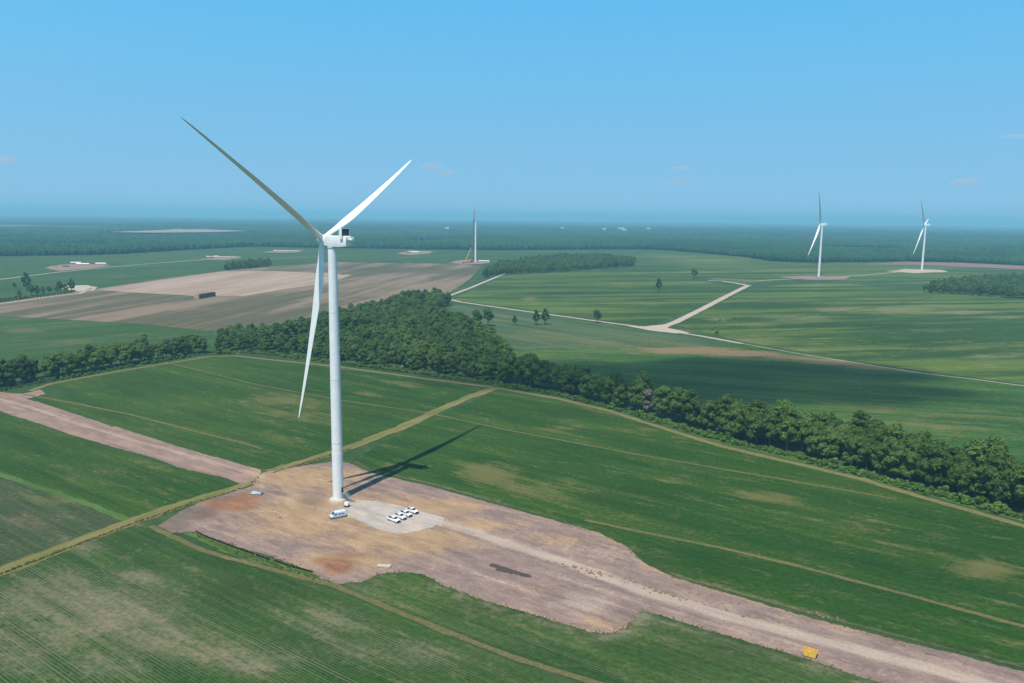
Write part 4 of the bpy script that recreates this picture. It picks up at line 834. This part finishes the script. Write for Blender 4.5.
def trunk_mesh(name, seed, H, r0, mat):
    r = random.Random(seed); b = MB(); top = Vector((r.uniform(-.4, .4), r.uniform(-.4, .4), H*.62)); mid = top*.5+Vector((r.uniform(-.2, .2), r.uniform(-.2, .2), 0))
    b.tube((0, 0, -.3), mid, r0, r0*.75, 7).tube(mid, top, r0*.75, r0*.4, 7)
    for k in range(5):
        a = k*1.257+r.random(); s = mid.lerp(top, r.uniform(0, .9)); e = s+Vector((math.cos(a)*H*.2, math.sin(a)*H*.2, H*r.uniform(.12, .24)))
        b.tube(s, e, r0*.38, r0*.12, 5)
    o = b.build(name, mat, None, True); me = o.data; bpy.data.objects.remove(o); return me

KINDS = []
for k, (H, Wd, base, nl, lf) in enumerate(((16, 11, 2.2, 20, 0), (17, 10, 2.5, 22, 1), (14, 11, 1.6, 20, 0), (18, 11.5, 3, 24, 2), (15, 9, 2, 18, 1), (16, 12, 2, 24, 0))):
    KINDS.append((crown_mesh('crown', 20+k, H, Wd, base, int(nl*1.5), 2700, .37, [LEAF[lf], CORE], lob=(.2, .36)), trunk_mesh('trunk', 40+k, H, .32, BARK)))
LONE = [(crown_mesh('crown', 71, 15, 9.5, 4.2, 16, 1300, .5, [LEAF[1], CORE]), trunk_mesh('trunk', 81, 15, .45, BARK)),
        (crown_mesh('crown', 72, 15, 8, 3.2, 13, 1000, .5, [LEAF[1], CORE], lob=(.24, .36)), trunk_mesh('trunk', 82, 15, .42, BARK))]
BUSH = [crown_mesh('shrub', 60+k, 2.6, 3.4, .1, 6, 190, .26, [SHRUB, SHRUB]) for k in range(3)]
n_trees = 0
def tree(x, y, s, kind, label, group, name='broadleaf_tree', rz=None, sz=None):
    global n_trees; n_trees += 1
    t = thing(name, label, 'tree', (x, y, gz(x, y)), rnd.uniform(0, 6.28) if rz is None else rz, group); t.scale = (s, s, sz or s*rnd.uniform(.9, 1.1))
    for nm, me in zip(('crown', 'trunk'), kind):
        o = bpy.data.objects.new(nm, me); COL.objects.link(o); o.parent = t
    return t

def scatter(poly, gap, tries=4000, seed=1):
    r = random.Random(seed); A = np.array(poly); lo, hi = A.min(0), A.max(0); out = []
    P = np.array([(r.uniform(lo[0], hi[0]), r.uniform(lo[1], hi[1])) for _ in range(tries)]); P = P[inside(P, poly)]
    cell = {}
    for p in P:
        k = (int(p[0]//gap), int(p[1]//gap)); ok = True
        for i in (-1, 0, 1):
            for j in (-1, 0, 1):
                for q in cell.get((k[0]+i, k[1]+j), ()):
                    if (q[0]-p[0])**2+(q[1]-p[1])**2 < gap*gap: ok = False
        if ok: cell.setdefault(k, []).append(p); out.append((p[0], p[1]))
    return out

def instances(name, pts, meshes, label, matname=None):
    """uncountable mass: one object that plants copies of the given meshes (geometry nodes); pts = (x, y, scale)"""
    coll = bpy.data.collections.new(name + '_kinds')
    for me in meshes: coll.objects.link(bpy.data.objects.new(name + '_kind', me))
    me = bpy.data.meshes.new(name); me.from_pydata([(p[0], p[1], gz(p[0], p[1])) for p in pts], [], [])
    me.attributes.new('sc', 'FLOAT', 'POINT').data.foreach_set('value', [p[2] for p in pts])
    me.attributes.new('sz', 'FLOAT', 'POINT').data.foreach_set('value', [p[-1] for p in pts])
    me.attributes.new('rz', 'FLOAT', 'POINT').data.foreach_set('value', [rnd.uniform(0, 6.28) for p in pts])
    me.attributes.new('kind_index', 'INT', 'POINT').data.foreach_set('value', [rnd.randrange(len(meshes)) for p in pts])
    o = bpy.data.objects.new(name, me); COL.objects.link(o); tag(o, label, kind='stuff')
    ng = bpy.data.node_groups.new(name, 'GeometryNodeTree')
    ng.interface.new_socket('Geometry', in_out='INPUT', socket_type='NodeSocketGeometry'); ng.interface.new_socket('Geometry', in_out='OUTPUT', socket_type='NodeSocketGeometry')
    N = ng.nodes.new; gi, go = N('NodeGroupInput'), N('NodeGroupOutput'); iop = N('GeometryNodeInstanceOnPoints'); ci = N('GeometryNodeCollectionInfo')
    ci.inputs['Collection'].default_value = coll; ci.inputs['Separate Children'].default_value = True; ci.inputs['Reset Children'].default_value = True
    def at(nm, ty):
        a = N('GeometryNodeInputNamedAttribute'); a.data_type = ty; a.inputs['Name'].default_value = nm; return a.outputs[0]
    cx = N('ShaderNodeCombineXYZ'); L = ng.links.new
    L(at('rz', 'FLOAT'), cx.inputs[2]); L(gi.outputs[0], iop.inputs['Points']); L(ci.outputs[0], iop.inputs['Instance']); iop.inputs['Pick Instance'].default_value = True
    L(at('kind_index', 'INT'), iop.inputs['Instance Index']); L(cx.outputs[0], iop.inputs['Rotation']); cs = N('ShaderNodeCombineXYZ'); L(at('sc', 'FLOAT'), cs.inputs[0]); L(at('sc', 'FLOAT'), cs.inputs[1]); L(at('sz', 'FLOAT'), cs.inputs[2]); L(cs.outputs[0], iop.inputs['Scale']); L(iop.outputs[0], go.inputs[0])
    md = o.modifiers.new('planting', 'NODES'); md.node_group = ng
    return o

# hedgerow on the right (two or three trees deep), all single trees
def band(front, depth):
    c = [Vector(p) for p in front]; out = [tuple(p) for p in front]; back = []
    for i, p in enumerate(c):
        d = (c[min(len(c)-1, i+1)]-c[max(0, i-1)]).normalized(); n = Vector((-d.y, d.x)); n = n if n.y > 0 else -n
        dp = depth[i] if isinstance(depth, (list, tuple)) else depth
        back.append(tuple(p+n*dp))
    return out + back[::-1]
HF = [(-8, 541.4), (12.6, 529.4), (32.1, 513.5), (55.7, 487.6), (77.1, 464.2), (99.5, 429.9), (111.7, 412.2), (128.1, 396), (143.3, 381), (159.7, 361), (174.6, 342.9), (189.7, 321.6), (204.7, 302.8), (217.6, 284)]
right = scatter(band(HF, [18, 16, 14, 13, 15, 20, 22, 23, 25, 27, 29, 30, 32, 32]), 6.2, 9000, 3)
bx, by = (82.9, 468.2)
right = [p for p in right if math.hypot(p[0]-bx, p[1]-by) > 5.0 and not (abs(p[0]-bx) < 4 and p[1] < by)]
for x, y in right:
    tree(x, y, rnd.uniform(.92, 1.3), rnd.choice(KINDS), 'broadleaf tree packed into the long hedgerow on the right', 'trees of the right-hand hedgerow')
LF = [(-352.6, 470.6), (-338.3, 494.7), (-334.2, 508.3), (-322.4, 532.8), (-309.5, 559.6), (-294.3, 587.3), (-276.7, 615.5), (-254.2, 651.7)]
left = scatter(band(LF, [14, 14, 14, 14, 13, 13, 12, 10]), 6.0, 7000, 4)
for x, y in left:
    tree(x, y, rnd.uniform(.9, 1.22), rnd.choice((KINDS[0], KINDS[1], KINDS[4], KINDS[5], KINDS[2])), 'dark broadleaf tree packed into the hedgerow at the left edge', 'trees of the left-hand hedgerow')
wood = [(-249.8, 664.4), (-211, 656.9), (-135.5, 617.7), (-60.2, 575.6), (-8, 541.4), (1.7, 581.1), (-4.9, 653.3), (-22.6, 738.5), (-45.4, 810.3), (-75.3, 870.7), (-85.4, 933.2), (-83.4, 1041.3), (-99.6, 1089.9), (-129.5, 1086.7), (-149.5, 1034.5), (-169.5, 955.2), (-182.3, 887.4), (-201.7, 827.7), (-234, 760.9), (-266, 720.9)]
wp = scatter(wood, 7.2, 14000, 5); gx_, gy_ = (-9.9, 653)
wp = [p for p in wp if math.hypot(p[0]-gx_, p[1]-gy_) > 9 and n2(p[0], p[1], .03) > -.42]
wsz = lambda x, y: rnd.uniform(.74, 1.02)*(1+.28*n2(x+50, y, .035)); wp.sort(key=lambda p: math.hypot(p[0], p[1]))
NW = max(40, 285-n_trees)
for x, y in wp[:NW]:
    tree(x, y, wsz(x, y), rnd.choice(KINDS), 'broadleaf tree on the near side of the wood behind the turbine', 'trees on the near side of the wood')
instances('wood', [(x, y, wsz(x, y)) for x, y in wp[NW:]], [k[0] for k in KINDS], 'deeper part of the dense wood behind the turbine')
print('trees', len(right), len(left), len(wp), NW)
# trees with a look of their own
DK = (crown_mesh('crown', 91, 15, 9, 1.4, 30, 2400, .36, [DEADLEAF, DEADLEAF], True, lob=(.2, .36)), trunk_mesh('trunk', 92, 14, .3, BARK))
tree(*(82.1, 465.6), 1.05, DK, 'pale grey leafless tree standing in the right hedgerow', None, 'bare_tree')
PB = (KINDS[1][0], trunk_mesh('trunk', 93, 20, .42, PALEBARK))
tree(*(200.7, 312.6), 1.05, PB, 'tree with a bare pale trunk at the right end of the hedgerow', None)
for p, s, k, l in (((25.6, 846.5), .95, 1, 'left tree of the pair below the white road'), ((35.4, 851.3), 1.1, 1, 'right tree of the pair below the white road'), ((93.3, 868.3), .95, 0, 'single round tree standing at the edge of the white road'),
                   ((2.5, 844.6), .65, 1, 'small thin tree between the wood and the tree pair'), ((-37, 829.7), 1.15, 0, 'left one of two trees just right of the wood'), ((-25.6, 834.4), 1.2, 0, 'right one of two trees just right of the wood'),
                   ((231.9, 1262.3), 1.25, 1, 'lone spreading tree in the middle of the dark green field'), ((347.7, 1527.2), 1.4, 0, 'lone round tree at the upper edge of the dark green field'),
                   ((-708.6, 1157.8), 1.5, 1, 'tallest tree at the left end of the far row'), ((-652.8, 1050), .75, 1, 'small low tree in front of the tallest far tree'), ((-739.4, 1178.2), .6, 0, 'low round bush-like tree left of the tallest far tree'), ((-656.6, 1082.9), 1.0, 0, 'broad tree just right of and below the tallest far tree'),
                   ((-649.5, 1083.7), .85, 1, 'third small tree of the far row from its left end'), ((-651, 1100.3), .8, 1, 'fourth small tree of the far row from its left end'), ((-649.3, 1111.9), .75, 0, 'low tree in the middle of the far row'),
                   ((-644.9, 1122.7), .75, 1, 'slim tree right of the middle of the far row'), ((-646.5, 1134.4), .95, 0, 'rounded tree right of the slim one in the far row'), ((-640.7, 1138.1), .85, 1, 'second tree from the right end of the far row'), ((-638.9, 1150.5), 1.2, 1, 'last tree at the right end of the far row, next to the pale pad')):
    tree(*p, s*1.12, LONE[k], l, 'lone trees in the fields', rz=1.0)
for p, s, l in (((208.6, 823), 1.2, 'green bush beside the corner of the white road'), ((206.6, 794.4), 1.5, 'larger green bush below the corner of the white road'), ((258.7, 919.8), .9, 'small dark bush in the streaked field'), ((236.1, 897.4), .9, 'low bush on the pale patch of the streaked field')):
    o = bpy.data.objects.new('shrub', BUSH[0]); COL.objects.link(o); o.location = (*p, 0); o.scale = (s*1.2, s*1.2, s); tag(o, l, 'shrub', 'shrubs in the middle fields')
# copses: masses
for poly, nm, l, sc in (([(-64.3, 1475.3), (-15.4, 1584.7), (99.2, 1674.6), (280.6, 1879.7), (316, 2084.4), (258.6, 2245.2), (132.2, 2245), (30.8, 2028.6), (-29.2, 1817.6)], 'copse', 'dark copse of trees in the middle distance', 1.0), ([(665.5, 1288.5), (771.9, 1197.9), (919.7, 1144.2), (1221.1, 1525.8), (1014.1, 1580.2), (922.1, 1555), (761.9, 1401.8)], 'copse', 'dark copse of trees at the right edge', 1.0), ([(-576.2, 1595.3), (-531.8, 1746.6), (-555.9, 1833.9), (-595.5, 1807.6), (-605.5, 1683.2)], 'copse', 'small copse left of the turbine tower', .9), ([(-644.7, 995.7), (-673.8, 1041.4), (-635.5, 1113.5), (-637.4, 1158.5), (-624.5, 1129.5), (-631.5, 1058.9)], 'scrub', 'low scrub along the far row of trees', .18)):
    instances(nm, [(x, y, sc*rnd.uniform(.75, 1.1)) for x, y in scatter(poly, 8.2 if sc > .5 else 4, 9000, 8)], [k[0] for k in KINDS] if sc > .5 else [KINDS[0][0]], l)
# undergrowth and rough grass
up = []
for front, off, gap in (([(-247.6, 647.2), (-208, 647.4), (-133.3, 607.2), (-59.2, 566.4), (-7.9, 533.2), (32.8, 503.2), (75.2, 452.1), (109.4, 403.5), (140.1, 371.9), (170.7, 334.8), (200.6, 296.3), (213.5, 278.3)], 3.0, .4), ([(-330.5, 502.5), (-311.9, 538.4), (-287, 587.7), (-251.6, 644.6)], 1.5, 1.0)):
    for p in densify(front, False, gap):
        k = n2(p.x, p.y, .07)
        if rnd.random() < .75+.4*k:
            up.append((p.x+rnd.gauss(0, .9), p.y+off*(.3+rnd.random()*1.6), rnd.uniform(.4, 1.05)*(1+.5*k)*(1.7 if rnd.random() < .06 else 1)))
instances('undergrowth', up, BUSH, 'bright green shrubs and weeds at the foot of the trees')
gp = []
for front, wd, gap, s in (([(-163.4, 240.3), (-154.1, 258), (-141.6, 282.1), (-128.1, 304.1), (-110, 327.4)], .7, .3, .3), ([(-107.1, 343.6), (-94.5, 361.2), (-79.9, 382.3)], .6, .35, .3), ([(-114, 274.6), (-96.6, 260.2), (-80, 251), (-61.2, 239.6)], 1.6, .25, .22)):
    for p in densify(front, False, gap):
        gp.append((p.x+rnd.uniform(-wd, wd)*.8, p.y+rnd.uniform(-wd, wd)*.8, s*rnd.uniform(.5, 1.2)))
for p in densify(pad[3:] , False, .3):
    if rnd.random() < .55+.9*n2(p.x, p.y, .15): gp.append((p.x+rnd.gauss(0, .5), p.y+rnd.gauss(0, .5), rnd.uniform(.06, .22)))
SG = mat_leaf('rough_grass_leaves', (.10, .15, .04), (.19, .19, .075), .3)
TUFT = [crown_mesh('grass_tuft', 110+k, 2.2, 3.4, 0, 3, 60, .34, [SG, SG], False) for k in range(2)]
instances('rough_grass', gp, TUFT, 'rough tufted grass on the lanes and beside the silt fence')

# ------------------------------------------------------------------ far forest
lumps = []
n = NT('forest_canopy'); oi = n.node('ShaderNodeObjectInfo').outputs['Random']; pp = n.pos()
fv = n.math('ADD', n.math('MULTIPLY', n.noise(pp, .0022, 4, .6), .55), n.math('ADD', n.math('MULTIPLY', oi, .3), n.math('MULTIPLY', n.noise(pp, .15, 3), .25)))
FL = n.finish(n.mix(n.ramp(fv, .25, .8), (.010, .040, .018), (.034, .088, .030)), .9, .1)
for k in range(5):
    r = random.Random(200+k); b = MB(); ic = bmesh.new(); bmesh.ops.create_icosphere(ic, subdivisions=2, radius=1)
    for v in ic.verts:
        d = 1+.38*noise.noise(v.co*2.1+Vector((k*7, 0, 0)))+.18*noise.noise(v.co*4.7+Vector((k*3, 5, 0)))
        v.co = Vector((v.co.x*6*d, v.co.y*6*d, 9.+v.co.z*8.5*d))
    me = bpy.data.meshes.new('forest_crown'); ic.to_mesh(me); ic.free(); me.materials.append(FL); lumps.append(me)
EDGE = [(-1616.4, 1809), (-1299.4, 2023.3), (-1185.1, 2090.2), (-1075.5, 2187.3), (-1006.3, 2492.4), (-914, 2781.8), (-590.6, 2732.2), (-315.6, 2715.3), (-44.2, 2714.7), (164.4, 2802.6), (463.9, 2926.4), (544.7, 2870.2), (620.5, 2655.6), (700.2, 2413.6), (711, 2210.5), (771, 2145.8), (953.5, 2195.6), (1116.9, 2277.3), (1261.9, 2256.3), (1367.3, 2137.6), (1801.4, 1950.9)]
EA = np.array(EDGE); EAZ = np.arctan2(EA[:, 0], EA[:, 1]); ED = np.hypot(EA[:, 0], EA[:, 1])
fp = []; r = np.random.default_rng(9)
for i, (d0, d1, gap) in enumerate(((0, 160, 8.), (160, 500, 9.5), (500, 1400, 14.), (1400, 3200, 24.))):
    for az_i in np.arange(EAZ[0], EAZ[-1], 1.):
        pass
    dm = 3200
    area_n = int((EAZ[-1]-EAZ[0])*(d1-d0)*(dm+d0)/(gap*gap))
    az = r.uniform(EAZ[0], EAZ[-1], area_n); e = np.interp(az, EAZ, ED); dd = e+r.uniform(d0, d1, area_n)
    keep = r.random(area_n) < np.minimum(1, dd/4000.)*1.15
    if d1 > 600: keep &= np.array([noise.fractal(Vector((d*math.sin(a)*.0016, d*math.cos(a)*.0011, 2)), 1., 2., 3) < .42 for a, d in zip(az, dd)])
    for a, d in zip(az[keep], dd[keep]):
        fp.append((d*math.sin(a), d*math.cos(a), (1. if gap < 12 else gap/11)*r.uniform(.8, 1.2)*(1 if gap < 12 else .85), r.uniform(.8, 1.1)))
CLEAR = [[(-1865.9, 3577.7), (-2185.9, 4244.9), (-2160.4, 4981.4), (-2269.6, 5605), (-2037.3, 5308.1), (-1559.4, 4905.8), (-1310.6, 3995), (-1373.5, 3694.1), (-1595.9, 3523.4)]]
ok = ~inside(np.array([p[:2] for p in fp]), CLEAR[0]); fp = [p for p, k in zip(fp, ok) if k]
print('forest', len(fp))
instances('forest', fp, lumps, 'far-off forest reaching across the whole view behind the fields')

# forest floor and the canopy further out: one rolling sheet with clearings
n = NT('distant_canopy'); p = n.pos()
c1 = n.mix(n.ramp(n.noise(p, .004, 4, .65), .1, .9), (.011, .034, .017), (.026, .056, .024))
clr = n.ramp(n.noise(n.rot(p, R(20), (.35, 1, 1)), .0006, 4, .55), .66, .76)
c1 = n.mix(n.math('MULTIPLY', clr, .85), c1, n.mix(n.noise(p, .0015, 2), (.24, .22, .14), (.10, .16, .06)))
M_can = n.finish(c1, 1., .0, n.noise(p, .02, 4, .7), 1., 12)
vs, fs, NA = [], [], 260
az = np.linspace(EAZ[0]-.15, EAZ[-1]+.15, NA); rows = [0, 60] + [60*1.075**i for i in range(1, 92)]
rows = [q for q in rows if q < 42000]
for j, q in enumerate(rows):
    for a in az:
        d = np.interp(a, EAZ, ED)+20+q; x, y = d*math.sin(a), d*math.cos(a)
        h = 2 if q < 2600 else min(14, 2+(q-2600)*.02)
        amp = 0 if q < 2600 else 5
        vs.append((x, y, gz(x, y)+h*.9+amp*(noise.noise(Vector((x*.004, y*.004, 0)))+noise.noise(Vector((x*.013, y*.013, 5))))))
for j in range(len(rows)-1):
    for i in range(NA-1): fs.append((j*NA+i, j*NA+i+1, (j+1)*NA+i+1, (j+1)*NA+i))
me = bpy.data.meshes.new('forest_floor'); me.from_pydata(vs, [], fs); me.update(); me.materials.append(M_can)
if me.polygons[0].normal.z < 0: me.flip_normals()
tag(bpy.data.objects.new('forest_floor', me), 'dark forest land reaching to the horizon', kind='structure'); COL.objects.link(bpy.data.objects['forest_floor'])
# the tan clearing has to lie above the forest floor
for o in bpy.data.objects:
    if o.get('label') == 'pale tan clearing far out in the forest': o.location.z += 7

FW = mat_plain('white_wall', (.5, .49, .46), .8, .2, .05); FR = mat_plain('grey_roof', (.45, .45, .45), .7, .2, .1)
for k, (px, L, W_, l) in enumerate((((731.6, 6476.7), 28, 14, 'leftmost white building of the far group in the forest'), ((934.1, 6967.4), 55, 16, 'long white building in the middle of the far group'), ((824.6, 5979.7), 34, 14, 'white building in front of the long one in the far group'),
        ((1177.7, 7024.1), 32, 14, 'rightmost white building of the far group'), ((411.2, 6778.5), 26, 14, 'lone white building far out in the forest, left of the far group'), ((-493.6, 5987), 28, 14, 'white building far out in the forest left of the unfinished tower'))):
    x, y = px; t = thing('building', l, 'building', (x, y, gz(x, y)+13), R(8), 'white buildings far out in the forest')
    MB().box((0, 0, 5), (L, W_, 10)).build('wall', FW, t)
    MB().prism([(-W_/2-1, 10.02), (W_/2+1, 10.02), (0, 15)], -L/2-1, L/2+1).build('roof', FR, t).rotation_euler.z = R(90)

# ------------------------------------------------------------------ clouds: thin volumes outside the haze
def cloud(c, size, density, label, seed, name='cloud'):
    bm = bmesh.new(); bmesh.ops.create_icosphere(bm, subdivisions=4, radius=1)
    o = Vector((seed*3.1, seed*1.7, 0))
    for v in bm.verts:
        d = 1+.45*noise.noise(v.co*1.6+o)+.22*noise.noise(v.co*3.7+o)+.1*noise.noise(v.co*8+o)
        v.co = Vector((v.co.x*d*size[0]/2, v.co.y*d*size[1]/2, (v.co.z if v.co.z > 0 else v.co.z*.45)*d*size[2]/2))
    me = bpy.data.meshes.new(name); bm.to_mesh(me); bm.free()
    key = 'cloud_vapour_%d' % seed
    mt = bpy.data.materials.new('cloud_vapour'); mt.use_nodes = True; t = mt.node_tree; t.nodes.clear()
    pv = t.nodes.new('ShaderNodeVolumePrincipled'); pv.inputs['Color'].default_value = (.98, .98, .98, 1); pv.inputs['Density'].default_value = density
    ou = t.nodes.new('ShaderNodeOutputMaterial'); t.links.new(pv.outputs[0], ou.inputs['Volume'])
    me.materials.append(mt); ob = bpy.data.objects.new(name, me); COL.objects.link(ob); ob.location = c
    return tag(ob, label, 'cloud', 'small fair-weather clouds')
toSun = -sdir
cc = Vector((*(153.2, 560.3), 0)); cloud(tuple(cc + toSun*(900/toSun.z)), (370, 190, 90), 1/36., 'broad low cloud shading the field beyond the right hedgerow', 4)

for c, size, dn, l, sd_ in ((( -1830, 18000, 1130), (560, 400, 260), 1/900., 'upper left puff of the small pair of clouds beside the right blade', 11), ((-1540, 18000, 1020), (480, 400, 170), 1/800., 'lower right puff of the small pair of clouds beside the right blade', 12),
        ((3640, 18000, 890), (560, 400, 280), 1/800., 'small pale cloud low in the sky over the middle', 13), ((3690, 18000, 1180), (480, 360, 160), 1/1100., 'faint thin cloud above the pale middle cloud', 14), ((10000, 18000, 940), (620, 500, 260), 1/800., 'small pale cloud just right of the far turbines', 15),
        ((11100, 18000, 1950), (900, 500, 130), 1/1300., 'wider faint cloud at the right edge of the sky', 16), ((-11300, 18000, 1180), (580, 450, 260), 1/800., 'small pale cloud at the left edge of the sky', 17)):
    cloud(c, size, dn, l, sd_)

# ------------------------------------------------------------------ haze
hb = MB().box((0, 0, 0), (96000, 96000, 520)); hz = hb.build('haze', NT('haze_air').mat)
hz.location = (0, 0, 186-260); tag(hz, 'pale blue summer haze over the plain', kind='stuff')
t = hz.data.materials[0].node_tree; pv = t.nodes.new('ShaderNodeVolumePrincipled'); pv.inputs['Density'].default_value = HAZE_DENSITY
pv.inputs['Color'].default_value = (*HAZE_COLOR, 1); t.links.new(pv.outputs[0], [n for n in t.nodes if n.type == 'OUTPUT_MATERIAL'][0].inputs['Volume'])
